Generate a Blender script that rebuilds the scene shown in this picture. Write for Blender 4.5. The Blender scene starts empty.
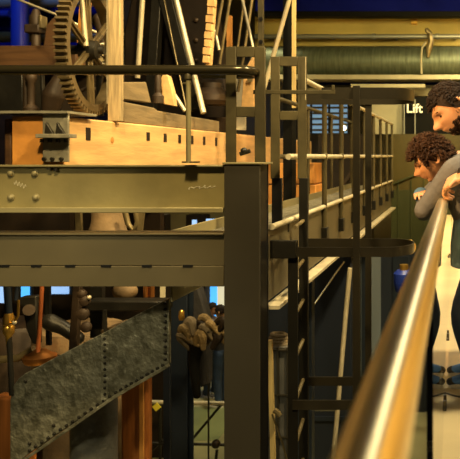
import bpy, bmesh, math, random
from mathutils import Vector, Matrix, Euler
random.seed(7)
C = bpy.context.scene.collection
PI = math.pi
F = 700.0; CX = 456.0; CY = 156.0; ZC = 1.01      # focal length in pixels, vanishing point, eye height

def W(px, py, Y): return Vector(((px-CX)*Y/F, Y, ZC-(py-CY)*Y/F))
def S(px, Y): return px*Y/F

# ------------------------------------------------------------------ materials
MATS = {}
def mat(name, col, rough=.5, metal=0., bump=0., bscale=20., var=.0, vscale=6., col2=None, stretch=(1,1,1), emit=None, estr=0, detail=4., spec=.5):
    m = bpy.data.materials.new(name); m.use_nodes = True
    nt = m.node_tree; b = nt.nodes['Principled BSDF']
    b.inputs['Base Color'].default_value = (*col, 1); b.inputs['Roughness'].default_value = rough
    b.inputs['Metallic'].default_value = metal; b.inputs['Specular IOR Level'].default_value = spec
    tc = nt.nodes.new('ShaderNodeTexCoord'); mp = nt.nodes.new('ShaderNodeMapping')
    mp.inputs['Scale'].default_value = stretch
    nt.links.new(tc.outputs['Object'], mp.inputs['Vector'])
    if var > 0 or col2:
        n = nt.nodes.new('ShaderNodeTexNoise'); n.inputs['Scale'].default_value = vscale; n.inputs['Detail'].default_value = detail
        nt.links.new(mp.outputs['Vector'], n.inputs['Vector'])
        r = nt.nodes.new('ShaderNodeValToRGB')
        c2 = col2 if col2 else tuple(max(0, c*(1-var)) for c in col)
        r.color_ramp.elements[0].position = .35; r.color_ramp.elements[0].color = (*c2, 1)
        r.color_ramp.elements[1].position = .65; r.color_ramp.elements[1].color = (*col, 1)
        nt.links.new(n.outputs['Fac'], r.inputs['Fac']); nt.links.new(r.outputs['Color'], b.inputs['Base Color'])
    if bump > 0:
        n2 = nt.nodes.new('ShaderNodeTexNoise'); n2.inputs['Scale'].default_value = bscale; n2.inputs['Detail'].default_value = 5
        nt.links.new(mp.outputs['Vector'], n2.inputs['Vector'])
        bp = nt.nodes.new('ShaderNodeBump'); bp.inputs['Strength'].default_value = bump; bp.inputs['Distance'].default_value = .02
        nt.links.new(n2.outputs['Fac'], bp.inputs['Height']); nt.links.new(bp.outputs['Normal'], b.inputs['Normal'])
    if emit:
        b.inputs['Emission Color'].default_value = (*emit, 1); b.inputs['Emission Strength'].default_value = estr
    MATS[name] = m
    return m

mat('olive_steel', (.25,.215,.105), .5, .25, .08, 9, .2, 3)
mat('olive_steel_worn', (.28,.232,.095), .42, .3, .08, 14, .22, 4)
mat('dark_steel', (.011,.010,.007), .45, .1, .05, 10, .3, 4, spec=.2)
mat('column_paint', (.034,.029,.018), .55, .1, .04, 8, .2, 2, spec=.3)
mat('beam_paint', (.092,.076,.040), .5, .15, .04, 8, .2, 2, spec=.35)
mat('black_steel', (.006,.006,.006), .5, 0, spec=.15)
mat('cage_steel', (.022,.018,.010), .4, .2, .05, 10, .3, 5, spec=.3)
mat('frame_steel', (.074,.060,.025), .5, .15, .1, 12, .4, 6, spec=.35)
mat('rail_white', (.52,.46,.31), .4, .1, .05, 10, .25, 8)
mat('brushed_rail', (.95,.82,.52), .33, 1., .01, 60, .05, 3)
mat('tube_dark', (.05,.042,.022), .25, .6)
mat('timber_pale', (.74,.45,.18), .65, 0, .15, 14, .3, 3, stretch=(4,.5,4))
mat('timber_orange', (.62,.27,.05), .65, 0, .15, 14, .4, 4)
mat('timber_grey', (.24,.175,.085), .7, 0, .2, 14, .35, 4, stretch=(4,.6,4))
mat('timber_post', (.50,.37,.19), .65, 0, .25, 18, .5, 8, stretch=(5,5,.4))
mat('timber_brown', (.10,.047,.016), .55, 0, .15, 10, .4, 4, stretch=(.4,4,5))
mat('timber_dark', (.022,.014,.008), .6, 0, .15, 10, .4, 4, spec=.25)
mat('timber_red', (.42,.14,.03), .4, 0, .1, 10, .45, 3, stretch=(6,6,.4))
mat('iron_grey', (.30,.28,.21), .5, .35, .2, 22, .35, 10)
mat('iron_dark', (.03,.027,.02), .45, .5, .2, 14, .4, 5)
mat('iron_brown', (.055,.034,.018), .55, .3, .25, 14, .5, 5)
mat('iron_brass', (.27,.21,.10), .38, .55, .1, 15, .4, 8)
mat('bright_rod', (.62,.54,.36), .35, .4, .03, 10, .2, 6)
mat('rivet_plate', (.27,.26,.19), .4, .35, .9, 26, .6, 14, col2=(.11,.105,.07))
mat('boiler_grey', (.16,.16,.14), .45, .4, .5, 14, .4, 5)
mat('lagging_tan', (.26,.17,.08), .75, 0, .4, 18, .45, 5)
mat('gear_iron', (.19,.14,.065), .45, .5, .15, 15, .45, 8)
mat('brass', (.72,.42,.08), .3, .9)
mat('copper', (.75,.30,.08), .3, .9)
mat('red_paint', (.28,.075,.018), .5, 0)
mat('rope', (.28,.19,.075), .85, 0, .6, 60, .5, 10)
mat('canvas', (.17,.13,.075), .85, 0, .4, 25, .5, 8)
mat('navy_steel', (.018,.026,.04), .4, .3, .04, 10, .3, 3)
mat('navy_panel', (.012,.017,.028), .45, .1)
mat('blue_paint', (.012,.032,.26), .4, 0, 0, 10, .35, 2)
mat('blue_dull', (.004,.007,.13), .9, 0, 0, 10, .3, 2, spec=.05)
mat('duct_metal', (.15,.175,.11), .5, .5, .05, 10, .35, 4, stretch=(6,1,1))
mat('wall_olive', (.20,.17,.08), .7, 0, .05, 5, .25, 1.2)
mat('wall_dark', (.03,.025,.018), .8, 0, .05, 5, .4, .7)
mat('wall_warm', (.62,.42,.14), .7, 0, .05, 5, .2, 1)
mat('panel_olive', (.065,.05,.011), .4, .1, .02, 5, .35, 1)
mat('panel_green', (.045,.05,.02), .3, .1, .02, 5, .35, 1)
mat('panel_black', (.004,.004,.003), .6, spec=.08)
mat('beam_ochre', (.62,.47,.12), .7, 0, .05, 5, .3, 1)
mat('pipe_grey', (.30,.30,.24), .4, .5)
mat('tray_pale', (.42,.38,.24), .5, .1, 0, 5, .2, 2)
mat('sign_white', (.85,.80,.55), .5, 0, emit=(1,.9,.6), estr=.35)
mat('window_blue', (.10,.18,.26), .15, 0, emit=(.35,.6,.85), estr=.4)
mat('screen_blue', (.05,.3,.8), .3, 0, emit=(.08,.42,.95), estr=1.3)
mat('screen_pale', (.6,.6,.45), .3, 0, emit=(.9,.85,.6), estr=.6)
mat('glow_window', (.4,.6,.8), .3, 0, emit=(.3,.55,1.), estr=.9)
mat('lamp_glow', (1,.9,.6), .3, 0, emit=(1,.85,.5), estr=6)
mat('floor_hall', (.30,.28,.14), .35, 0, .04, 3, .35, .8)
mat('floor_green', (.17,.195,.085), .4, 0, .04, 3, .3, 1)
mat('gallery_slab', (.80,.66,.38), .5, 0, .12, 30, .15, 3)
mat('ceiling_dark', (.03,.03,.03), .9)
mat('glass_grey', (.16,.19,.22), .15, .2)
mat('skin', (.70,.38,.21), .5, 0, .03, 40, .12, 12)
mat('lip', (.55,.22,.15), .45)
mat('hair', (.022,.013,.008), .75, 0, .3, 60, .4, 20, spec=.25)
mat('hair_boy', (.060,.026,.010), .75, 0, .3, 60, .4, 20, spec=.3)
mat('beard', (.035,.017,.008), .7, 0, .5, 90, .4, 20, spec=.2)
mat('eye_dark', (.01,.008,.006), .2)
mat('jacket_grey', (.135,.14,.145), .85, 0, .5, 16, .25, 8)
mat('cuff_blue', (.10,.25,.55), .8)
mat('hem_blue', (.15,.27,.36), .8, 0, .4, 16, .25, 8)
mat('sweater_dark', (.02,.018,.017), .9, 0, .5, 18, .25, 8)
mat('sleeve_pale', (.26,.25,.22), .85, 0, .5, 18, .2, 8)
mat('jeans_navy', (.022,.045,.10), .85, 0, .4, 18, .35, 10)
mat('shoe_blue', (.12,.32,.80), .6, 0, .1, 20, .3, 12)
mat('shoe_white', (.75,.72,.62), .6)
mat('shoe_dark', (.06,.055,.05), .6)
mat('coat_black', (.015,.015,.018), .8, 0, .3, 12, .3, 5)
mat('shirt_lilac', (.52,.47,.52), .8, 0, .3, 12, .2, 5)
mat('paper_blue', (.35,.48,.85), .6)
mat('tag_yellow', (.85,.68,.05), .5)
mat('crate_grey', (.10,.095,.08), .7, 0, .3, 14, .4, 5)
mat('plank_tan', (.62,.45,.17), .6, 0, .15, 10, .3, 5, stretch=(5,5,.5))
m_ = mat('clear_glass', (.93,.97,.94), .0); m_.node_tree.nodes['Principled BSDF'].inputs['Transmission Weight'].default_value = 1; m_.node_tree.nodes['Principled BSDF'].inputs['IOR'].default_value = 1.45
mat('chalk', (.55,.52,.40), .9)
mat('clamp_metal', (.10,.09,.07), .35, .8)

# ------------------------------------------------------------------ mesh builder
class MB:
    def __init__(s): s.bm = bmesh.new()
    def box(s, a, b):
        a = Vector(a); b = Vector(b)
        m = Matrix.Translation((a+b)/2) @ Matrix.Diagonal((*[max(abs(v),1e-4) for v in (b-a)], 1))
        bmesh.ops.create_cube(s.bm, size=1, matrix=m); return s
    def obox(s, c, size, rot):
        m = Matrix.Translation(c) @ (rot.to_matrix().to_4x4() if hasattr(rot, 'to_matrix') else rot.to_4x4()) @ Matrix.Diagonal((*size, 1))
        bmesh.ops.create_cube(s.bm, size=1, matrix=m); return s
    def bar(s, p, q, w, h, up=(0,0,1)):
        p = Vector(p); q = Vector(q); z = (q-p).normalized(); u = Vector(up)
        if abs(z.dot(u)) > .95: u = Vector((0,1,0))
        x = u.cross(z).normalized(); y = z.cross(x)
        r = Matrix((x, y, z)).transposed()
        return s.obox((p+q)/2, (w, h, (q-p).length), r)
    def cyl(s, p, q, r, r2=None, n=16):
        p = Vector(p); q = Vector(q); d = q-p
        rot = d.to_track_quat('Z', 'Y').to_matrix().to_4x4()
        bmesh.ops.create_cone(s.bm, cap_ends=True, segments=n, radius1=r, radius2=r if r2 is None else r2, depth=d.length,
                              matrix=Matrix.Translation((p+q)/2) @ rot); return s
    def sph(s, c, r, sc=(1,1,1), rot=None, n=12):
        m = Matrix.Translation(c)
        if rot: m = m @ rot.to_matrix().to_4x4()
        m = m @ Matrix.Diagonal((*sc, 1)); k = n*2; V = s.bm.verts.new
        top = V(m @ Vector((0,0,r))); bot = V(m @ Vector((0,0,-r)))
        rows = [[V(m @ Vector((r*math.sin(PI*i/n)*math.cos(2*PI*j/k), r*math.sin(PI*i/n)*math.sin(2*PI*j/k), r*math.cos(PI*i/n)))) for j in range(k)] for i in range(1, n)]
        for j in range(k):
            s.bm.faces.new((top, rows[0][j], rows[0][(j+1) % k])); s.bm.faces.new((bot, rows[-1][(j+1) % k], rows[-1][j]))
            for i in range(n-2): s.bm.faces.new((rows[i][j], rows[i+1][j], rows[i+1][(j+1) % k], rows[i][(j+1) % k]))
        return s
    def tube(s, pts, rad, n=10, closed=False, rads=None, sy=1.):
        pts = [Vector(p) for p in pts]; k = len(pts); rings = []; ref = None
        for i, p in enumerate(pts):
            if closed: t = pts[(i+1) % k]-pts[i-1]
            else: t = pts[min(i+1, k-1)]-pts[max(i-1, 0)]
            t.normalize()
            if ref is None:
                ref = Vector((0,0,1)) if abs(t.z) < .9 else Vector((0,1,0))
            u = (ref-t*ref.dot(t))
            if u.length < 1e-4: u = t.orthogonal()
            u.normalize(); ref = u; v = t.cross(u)
            r = rads[i] if rads else rad
            rings.append([s.bm.verts.new(p+u*(r*math.cos(a))+v*(r*sy*math.sin(a))) for a in [2*PI*j/n for j in range(n)]])
        m = k if closed else k-1
        for i in range(m):
            A = rings[i]; B = rings[(i+1) % k]
            for j in range(n):
                s.bm.faces.new((A[j], A[(j+1) % n], B[(j+1) % n], B[j]))
        if not closed:
            s.bm.faces.new(rings[0][::-1]); s.bm.faces.new(rings[-1])
        return s
    def limb(s, pts, rads, n=14, step=6):
        # smooth tapered limb with round ends
        P = []; R = []
        k = len(pts); pts = [Vector(p) for p in pts]
        for i in range(k-1):
            for j in range(step):
                t = j/step; P.append(pts[i].lerp(pts[i+1], t)); R.append(rads[i]*(1-t)+rads[i+1]*t)
        P.append(pts[-1]); R.append(rads[-1])
        for _ in range(2):
            Q = P[:]; 
            for i in range(1, len(P)-1): Q[i] = (P[i-1]+P[i]*2+P[i+1])/4
            P = Q
        s.tube(P, 0, n, rads=R)
        s.sph(P[0], R[0], n=7); s.sph(P[-1], R[-1], n=7); return s
    def torus(s, c, R, r, axis=(0,0,1), n=32, m=10, sc=(1,1)):
        q = Vector(axis).to_track_quat('Z', 'Y')
        pts = [Vector(c)+q @ Vector((R*sc[0]*math.cos(a), R*sc[1]*math.sin(a), 0)) for a in [2*PI*i/n for i in range(n)]]
        return s.tube(pts, r, m, closed=True)
    def prism(s, pts, off):
        off = Vector(off); a = [s.bm.verts.new(Vector(p)) for p in pts]; b = [s.bm.verts.new(Vector(p)+off) for p in pts]
        k = len(a); s.bm.faces.new(a[::-1]); s.bm.faces.new(b)
        for i in range(k): s.bm.faces.new((a[i], a[(i+1) % k], b[(i+1) % k], b[i]))
        return s
    def lathe(s, c, prof, axis=(0,0,1), n=24):
        q = Vector(axis).to_track_quat('Z', 'Y'); rings = []
        for r, h in prof:
            rings.append([s.bm.verts.new(Vector(c)+q @ Vector((max(r, 1e-4)*math.cos(2*PI*j/n), max(r, 1e-4)*math.sin(2*PI*j/n), h))) for j in range(n)])
        for i in range(len(rings)-1):
            for j in range(n): s.bm.faces.new((rings[i][j], rings[i][(j+1) % n], rings[i+1][(j+1) % n], rings[i+1][j]))
        s.bm.faces.new(rings[0][::-1]); s.bm.faces.new(rings[-1]); return s
    def build(s, name, m, parent=None, bevel=0., smooth=True, seg=2):
        bmesh.ops.recalc_face_normals(s.bm, faces=s.bm.faces)
        me = bpy.data.meshes.new(name); s.bm.to_mesh(me); s.bm.free()
        me.materials.append(MATS[m])
        o = bpy.data.objects.new(name, me); C.objects.link(o)
        if smooth:
            for p in me.polygons: p.use_smooth = True
            me.set_sharp_from_angle(angle=math.radians(38))
        if bevel > 0:
            bv = o.modifiers.new('bevel', 'BEVEL'); bv.width = bevel; bv.segments = seg; bv.limit_method = 'ANGLE'; bv.harden_normals = False
        if parent is not None:
            o.parent = parent; o.matrix_parent_inverse = PINV(parent)
        return o
def WM(o):
    m = Matrix.LocRotScale(o.location, o.rotation_euler, o.scale)
    if o.parent: m = WM(o.parent) @ o.matrix_parent_inverse @ m
    return m
def PINV(p): return WM(p).inverted()

def tag(o, label=None, cat=None, group=None, kind=None):
    if label: o['label'] = label
    if cat: o['category'] = cat
    if group: o['group'] = group
    if kind: o['kind'] = kind
    return o
def thing(name, loc, label, cat, group=None):
    o = bpy.data.objects.new(name, None); C.objects.link(o); o.location = loc; o.empty_display_size = .1
    return tag(o, label, cat, group)
def struct(o): o['kind'] = 'structure'; return o
def rep(o, loc, rot=None):
    # a copy of a single part under the same parent, moved by an offset
    c = o.copy(); C.objects.link(c); c.location = o.location+Vector(loc); return c
def sharp(o, w=.003): return o

# ------------------------------------------------------------------ the setting
HF = -3.3
struct(MB().box((-10,-2,HF-.2), (4,16.2,HF)).build('floor', 'floor_hall'))
struct(MB().box((-10,16,HF), (4,16.2,6)).build('wall_back', 'wall_olive'))
struct(MB().box((-10.2,-2,HF), (-10,16.2,6)).build('wall_left', 'wall_dark'))
struct(MB().box((3.2,-2,HF), (3.4,16.2,6)).build('wall_right', 'wall_warm'))
struct(MB().box((-10.2,-2,6), (3.4,16.2,6.2)).build('ceiling', 'ceiling_dark'))
EDGE = -.088
struct(MB().box((EDGE,-1.5,-.28), (3.2,12.,0)).build('gallery_floor', 'gallery_slab', bevel=.006))
struct(MB().box((EDGE-.0,-1.5,-.42), (EDGE+.05,12.,-.28)).build('trim_1', 'navy_steel'))
t = MB().box((.35,-1.5,0), (.353,12,.0015)); struct(t.build('trim_2', 'clamp_metal'))

# ------------------------------------------------------------------ visitor handrail
RX = -.057; RZ = ZC-.202; RR = .025
hr = thing('handrail', (RX,3,0), 'thick polished metal handrail running from the foreground to the two leaning people', 'handrail')
MB().cyl((RX,.06,RZ), (RX,7.2,RZ), RR, n=48).build('rail', 'brushed_rail', hr)
for yy in (.1, 7.0):
    p = MB().cyl((RX,yy,.012), (RX,yy,RZ-RR+.002), .014).build('baluster', 'clamp_metal', hr)
    b = MB().box((RX-.03,yy-.05,0), (RX+.05,yy+.05,.014)).build('base_plate', 'clamp_metal', p, bevel=.003)
    for dx, dy in ((.03,-.03), (.03,.03)):
        MB().cyl((RX+dx,yy+dy,.014), (RX+dx,yy+dy,.03), .009, n=6).build('bolt', 'iron_brass', p)
for ya_, yb_ in ((1.37,6.9),):
    MB().box((-.057,ya_,.035), (-.045,yb_,RZ-RR-.01)).build('glass_pane', 'clear_glass', hr, smooth=False)
# floor clamps on the ledge
def clamp(px, py, lab, cable=False):
    Y = F*ZC/(py-CY); c = W(px, py, Y); x, y = -.051, c.y
    t = thing('floor_clamp', (x,y,0), lab, 'clamp', 'clamps on the gallery edge')
    MB().box((x-.014,y-.06,0), (x+.014,y+.06,.012)).build('base', 'clamp_metal', t, bevel=.003)
    for dy in (-.035, .035):
        MB().cyl((x,y+dy,.012), (x,y+dy,.034), .014, n=6).build('nut', 'clamp_metal', t)
        MB().cyl((x,y+dy,.034), (x,y+dy,.05), .006, n=8).build('stud', 'clamp_metal', t)
clamp(443, 338, 'small dark clamp on the pale gallery floor above the blue shoes in the picture')
clamp(441.5, 406, 'dark double clamp on the pale gallery floor nearest to the camera')
clamp(444.5, 250, 'small dark clamp on the pale gallery floor under the boy\'s jacket hem')
y0 = F*ZC/(401-CY)
tag(MB().tube([(-.085,y0-.01,.012), (-.05,y0,.035), (.0,y0-.005,.022), (.1,y0-.03,.012), (.3,y0-.06,.012)], .004, 8).build('floor_cable', 'clamp_metal'),
    'thin dark cable lying across the pale gallery floor in front of the shoes', 'cable')

# ------------------------------------------------------------------ front steel frame at Y = 3.9
YB = 3.9
def Z(py, Y): return ZC-(py-CY)*Y/F
def X(px, Y): return (px-CX)*Y/F
col = thing('steel_column', (X(243,YB),YB+.09,HF), 'wide dark grey painted steel column standing in the middle of the picture', 'column')
xl, xr = X(224,YB), X(260,YB); zt = Z(164.5,YB)
MB().box((xl,YB,HF), (xr,YB+.014,zt)).build('front_flange', 'column_paint', col, bevel=.003)
MB().box(((xl+xr)/2-.006,YB+.014,HF), ((xl+xr)/2+.006,YB+.166,zt)).build('web', 'black_steel', col)
MB().box((xl,YB+.166,HF), (xr,YB+.18,zt)).build('rear_flange', 'black_steel', col, bevel=.003)
MB().box((xr-.012,YB+.014,HF), (xr-.004,YB+.166,zt)).build('side_plate', 'black_steel', col)
MB().box((xl-.008,YB-.008,zt), (xr+.02,YB+.2,zt+.012)).build('cap_plate', 'olive_steel', col, bevel=.003)

ub = thing('upper_beam', (X(110,YB),YB+.06,Z(213,YB)), 'upper olive steel beam with four bolt heads crossing the left half', 'beam')
xa, xb = -3.4, X(223,YB)
z1, z2 = Z(165,YB), Z(213,YB)
MB().box((xa,YB+.03,z2+.012), (xb,YB+.042,z1-.012)).build('web', 'olive_steel_worn', ub)
MB().box((xa,YB+.0,z1-.012), (xb,YB+.15,z1)).build('top_flange', 'olive_steel', ub, bevel=.003)
MB().box((xa,YB-.0,z2), (xb,YB+.15,z2+.03)).build('bottom_flange', 'olive_steel', ub, bevel=.004)
bolt0 = None
for px, py in ((11,173.5), (35,173.5), (11,197.5), (36,197.5)):
    c = W(px, py, YB+.03)
    b = MB().lathe((c.x,YB+.03,c.z), [(.021,0), (.021,.004), (.016,.006), (.015,.012), (.009,.017), (0,.018)], axis=(0,-1,0), n=18).build('bolt_head', 'olive_steel', ub)
# chalk scrawl on the web
rs = random.Random(3)
pts = []
for i in range(60):
    t = i/59; px = 187+t*28; py = 188.5-2.2*t+1.1*math.sin(t*29)*(1-.5*math.sin(t*9))+.5*math.sin(t*71)
    c = W(px+1.5*math.sin(t*33+1), py, YB+.029); pts.append((c.x,YB+.0285,c.z))
MB().tube(pts, .0016, 4).build('chalk_mark', 'chalk', ub)
pts = []
for i in range(40):
    t = i/39; px = 14+t*12; py = 182+t*5+2.2*math.sin(t*25)
    c = W(px, py, YB+.029); pts.append((c.x,YB+.0285,c.z))
MB().tube(pts, .0012, 4).build('chalk_mark', 'chalk', ub)
MB().box((X(46,YB),YB+.005,z1-.016), (X(50,YB),YB+.03,z1-.026)).cyl((X(54,YB),YB+.02,z1-.012), (X(54,YB),YB+.02,z1-.035), .012).build('clip', 'iron_dark', ub)

lb = thing('lower_beam', (X(110,YB),YB+.06,Z(287,YB)), 'lower dark olive steel beam with slotted lower strip below the bolted beam', 'beam')
z1, z2, zs = Z(233.5,YB), Z(287,YB), Z(266,YB)
MB().box((xa,YB+.02,zs), (xb,YB+.035,z1)).build('web', 'beam_paint', lb, bevel=.002)
MB().box((xa,YB+.0,z1-.01), (xb,YB+.16,z1)).build('top_flange', 'beam_paint', lb, bevel=.002)
MB().box((xa,YB+.012,z2), (xb,YB+.03,zs-.003)).build('lower_strip', 'beam_paint', lb, bevel=.002)
MB().box((xa,YB+.03,z2), (xb,YB+.15,z2+.012)).build('bottom_flange', 'beam_paint', lb)
for px in (3, 35, 69, 105, 146, 187):
    MB().box((X(px-5,YB),YB+.008,zs-.009), (X(px+5,YB),YB+.02,zs+.004)).build('slot', 'black_steel', lb)

# ------------------------------------------------------------------ guard rail over the beam
YG = 3.86
gr = thing('guard_rail', (X(188,YG),YG,Z(162,YG)), 'dark round guard rail on a thin post above the bolted beam', 'railing')
zr = Z(70,YG)
pts = [(-3.4,YG,zr), (X(150,YG),YG,zr), (X(233,YG),YG,zr)]
xe = X(238,YG)
for i in range(1, 12):
    a = -PI/2+PI*i/12
    pts.append((xe+.07*math.cos(a), YG+.1+.1*math.sin(a), zr))
pts += [(X(233,YG),YG+.2,zr), (X(189,YG),YG+.2,zr)]
MB().tube(pts, .027, 16).build('top_rail', 'tube_dark', gr)
xp = X(188.5,YG)
MB().cyl((xp,YG,Z(163,YG)), (xp,YG,zr), .0135).build('post', 'olive_steel', gr)
MB().lathe((xp,YG,zr-.055), [(.016,0), (.02,.004), (.02,.03), (.016,.036)], n=16).build('collar', 'frame_steel', gr)
MB().cyl((xp-.03,YG,zr-.075), (xp+.015,YG,zr-.075), .007).build('set_screw', 'frame_steel', gr)
MB().box((xp-.035,YG-.01,Z(163,YG)), (xp+.035,YG+.08,Z(162,YG)+.004)).build('foot', 'frame_steel', gr, bevel=.002)

# ------------------------------------------------------------------ grab frame on top of the column
Y1 = 3.95
gf = thing('grab_frame', (X(246,Y1),Y1,Z(164,Y1)), 'olive flat bar frame standing on top of the steel column', 'frame')
def flat(px0, py0, px1, py1, Y, th=.012): return MB().box((X(px0,Y),Y,Z(py1,Y)), (X(px1,Y),Y+th,Z(py0,Y)))
flat(225.5,46.5,236,164,Y1).build('upright', 'frame_steel', gf, bevel=.003)
flat(254.5,46.5,265,164,Y1,.02).build('upright', 'frame_steel', gf, bevel=.003)
flat(236,46.5,254.5,57,Y1).build('top_bar', 'frame_steel', gf, bevel=.003)
flat(236,106.5,254.5,117,Y1).build('cross_bar', 'frame_steel', gf, bevel=.003)
MB().cyl(W(240,154,Y1), W(250,151,Y1), .012).sph(W(244,151,Y1), .02).build('latch', 'iron_dark', gf)

# ------------------------------------------------------------------ caged ladder
YN, YF = 4.2, 4.62
ld = thing('caged_ladder', (X(298,YN),YN+.2,HF), 'dark steel cat ladder with curved safety cage beside the walkway', 'ladder')
xn = X(293,YN)
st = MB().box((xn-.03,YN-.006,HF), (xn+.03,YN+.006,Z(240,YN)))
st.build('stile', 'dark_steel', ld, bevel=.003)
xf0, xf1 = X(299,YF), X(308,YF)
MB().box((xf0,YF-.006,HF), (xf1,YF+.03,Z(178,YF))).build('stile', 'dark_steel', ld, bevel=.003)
# walk-through frame at the ladder head
wf = MB().box((X(297.5,YF),YF,Z(179,YF)), (X(306.5,YF),YF+.016,Z(56.5,YF))).build('head_frame', 'frame_steel', ld, bevel=.003)
MB().box((X(270.5,YF),YF,Z(179,YF)), (X(279.5,YF),YF+.016,Z(56.5,YF))).build('upright', 'frame_steel', wf, bevel=.003)
MB().box((X(279.5,YF),YF,Z(66,YF)), (X(297.5,YF),YF+.016,Z(56.5,YF))).build('top_bar', 'frame_steel', wf, bevel=.003)
MB().box((X(279.5,YF),YF,Z(120,YF)), (X(297.5,YF),YF+.016,Z(111,YF))).build('cross_bar', 'frame_steel', wf, bevel=.003)
MB().box((X(272,YF),YF-.01,Z(236,YF)), (X(282,YF),YF+.02,Z(178,YF))).build('sleeve', 'black_steel', wf, bevel=.003)
MB().box((X(279,YF),YF-.01,Z(232,YF)), (X(289,YF),YF+.02,Z(224,YF))).build('stop_plate', 'black_steel', wf, bevel=.003)
br = MB().box((X(267,YN-.05),YN-.03,Z(258,YN)), (X(297,YN),YN+.01,Z(240,YN)))
br.build('bracket', 'dark_steel', ld, bevel=.004)
xrung = (xn+X(303.5,YF))/2+.02
k = 0
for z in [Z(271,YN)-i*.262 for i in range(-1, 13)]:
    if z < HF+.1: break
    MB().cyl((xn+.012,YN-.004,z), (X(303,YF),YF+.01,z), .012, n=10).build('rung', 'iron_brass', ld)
def hoop(dz, x0n, x0f, wd=.06, xend=-.265, m='cage_steel'):
    z = ZC+dz; R = (YF+.0-YN)/2; yc = (YF+YN)/2
    pa = [(x0n,YN-.01)]
    ry = R+.01; rx = .16
    pa.append((xend-rx,YN-.01))
    for i in range(1, 16):
        a = -PI/2+PI*i/16; pa.append((xend-rx+rx*math.cos(a), yc+ry*math.sin(a)))
    pa.append((xend-rx,YF+.01)); pa.append((x0f,YF+.01))
    bm = MB(); th = .008
    # flat strap following the path
    rows = []
    for i, (x, y) in enumerate(pa):
        p0 = Vector(pa[max(i-1,0)]); p1 = Vector(pa[min(i+1,len(pa)-1)]); t = (p1-p0).normalized(); n = Vector((-t.y, t.x))
        q = [Vector((x,y))+n*th/2, Vector((x,y))-n*th/2]
        rows.append([bm.bm.verts.new((q[0].x,q[0].y,z-wd/2)), bm.bm.verts.new((q[1].x,q[1].y,z-wd/2)),
                     bm.bm.verts.new((q[1].x,q[1].y,z+wd/2)), bm.bm.verts.new((q[0].x,q[0].y,z+wd/2))])
    for i in range(len(rows)-1):
        for j in range(4): bm.bm.faces.new((rows[i][j], rows[i][(j+1)%4], rows[i+1][(j+1)%4], rows[i+1][j]))
    bm.bm.faces.new(rows[0][::-1]); bm.bm.faces.new(rows[-1])
    return bm.build('cage_hoop', m, ld)
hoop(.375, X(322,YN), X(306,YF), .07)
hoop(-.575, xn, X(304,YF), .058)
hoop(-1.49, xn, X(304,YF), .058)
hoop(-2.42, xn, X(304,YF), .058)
for px, Y in ((356.5,YN-.02), (368.3,YF+.02)):
    x = X(px, Y)
    MB().box((x-.021,Y-.005,HF+.9), (x+.021,Y+.005,ZC+.42)).build('cage_strap', 'cage_steel', ld, bevel=.002)
xq = -.27
MB().box((xq,(YN+YF)/2-.02,HF+.9), (xq+.007,(YN+YF)/2+.02,-1.35)).build('cage_strap', 'cage_steel', ld, bevel=.002)
MB().box((X(253,3.97),3.97,Z(94,3.97)), (X(335,3.97),3.98,Z(90,3.97))).box((X(331.5,3.97),3.97,Z(91,3.97)),(X(334.5,3.97),3.98,Z(85,3.97))).build('drop_bar', 'frame_steel', ld, bevel=.002)

# ------------------------------------------------------------------ receding walkway
XW = -1.12; XL = -1.66; ZW = ZC-.505; YA, YZ = 4.1, 12.0
ww = thing('walkway', (-1.3,7.7,ZW), 'narrow steel grating walkway running away behind the steel column', 'walkway')
bm = MB()
y = YA
while y < YZ:
    bm.box((XL,y,ZW-.03), (XW,y+.012,ZW)); y += .05
for i in range(9):
    x = XL+(XW-XL)*i/8; bm.box((x-.003,YA,ZW-.03), (x+.003,YZ,ZW-.001))
bm.build('grating', 'iron_grey', ww, smooth=False)
MB().box((XW,YA,.155), (XW+.012,YZ,ZW+.07)).build('side_channel', 'beam_paint', ww, bevel=.002)
MB().box((XW,YA,.11), (XW+.085,YZ,.135)).build('bottom_flange', 'rail_white', ww, bevel=.002)  # light from above put into the colour: flange paler than its channel
MB().box((XL-.012,YA,.155), (XL,YZ,ZW+.07)).build('side_channel', 'olive_steel', ww, bevel=.002)
for y in (5.6,7.4,9.2,11.2):
    MB().box((XL,y,.2), (XW,y+.06,ZW-.03)).build('cross_beam', 'dark_steel', ww)
wr = thing('walkway_railing', (XW,7.7,ZW), 'three bar railing with pale rails along the receding walkway', 'railing')
ZT, ZM, ZK = ZC+.545, ZC-.005, ZC-.42
MB().cyl((XW+.03,4.95,ZT), (XW+.03,YZ,ZT), .02).build('top_rail', 'rail_white', wr)
MB().cyl((XW+.03,4.55,ZM), (XW+.03,YZ,ZM), .019).build('middle_rail', 'rail_white', wr)
MB().cyl((XW+.03,4.14,ZK), (XW+.03,YZ,ZK), .018).build('lower_rail', 'rail_white', wr)
for y in (5.8,6.65,7.45,8.35,9.25,10.1,11.0,11.9):
    p = MB().cyl((XW+.03,y,.35), (XW+.03,y,ZT), .021).build('stanchion', 'frame_steel', wr)
    MB().box((XW,y-.05,.3), (XW+.06,y+.05,.42)).build('bracket', 'dark_steel', p, bevel=.004)
    MB().lathe((XW+.03,y,ZM-.03), [(.021,0), (.025,.005), (.025,.055), (.021,.06)], n=14).build('ball_joint', 'frame_steel', p)
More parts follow.
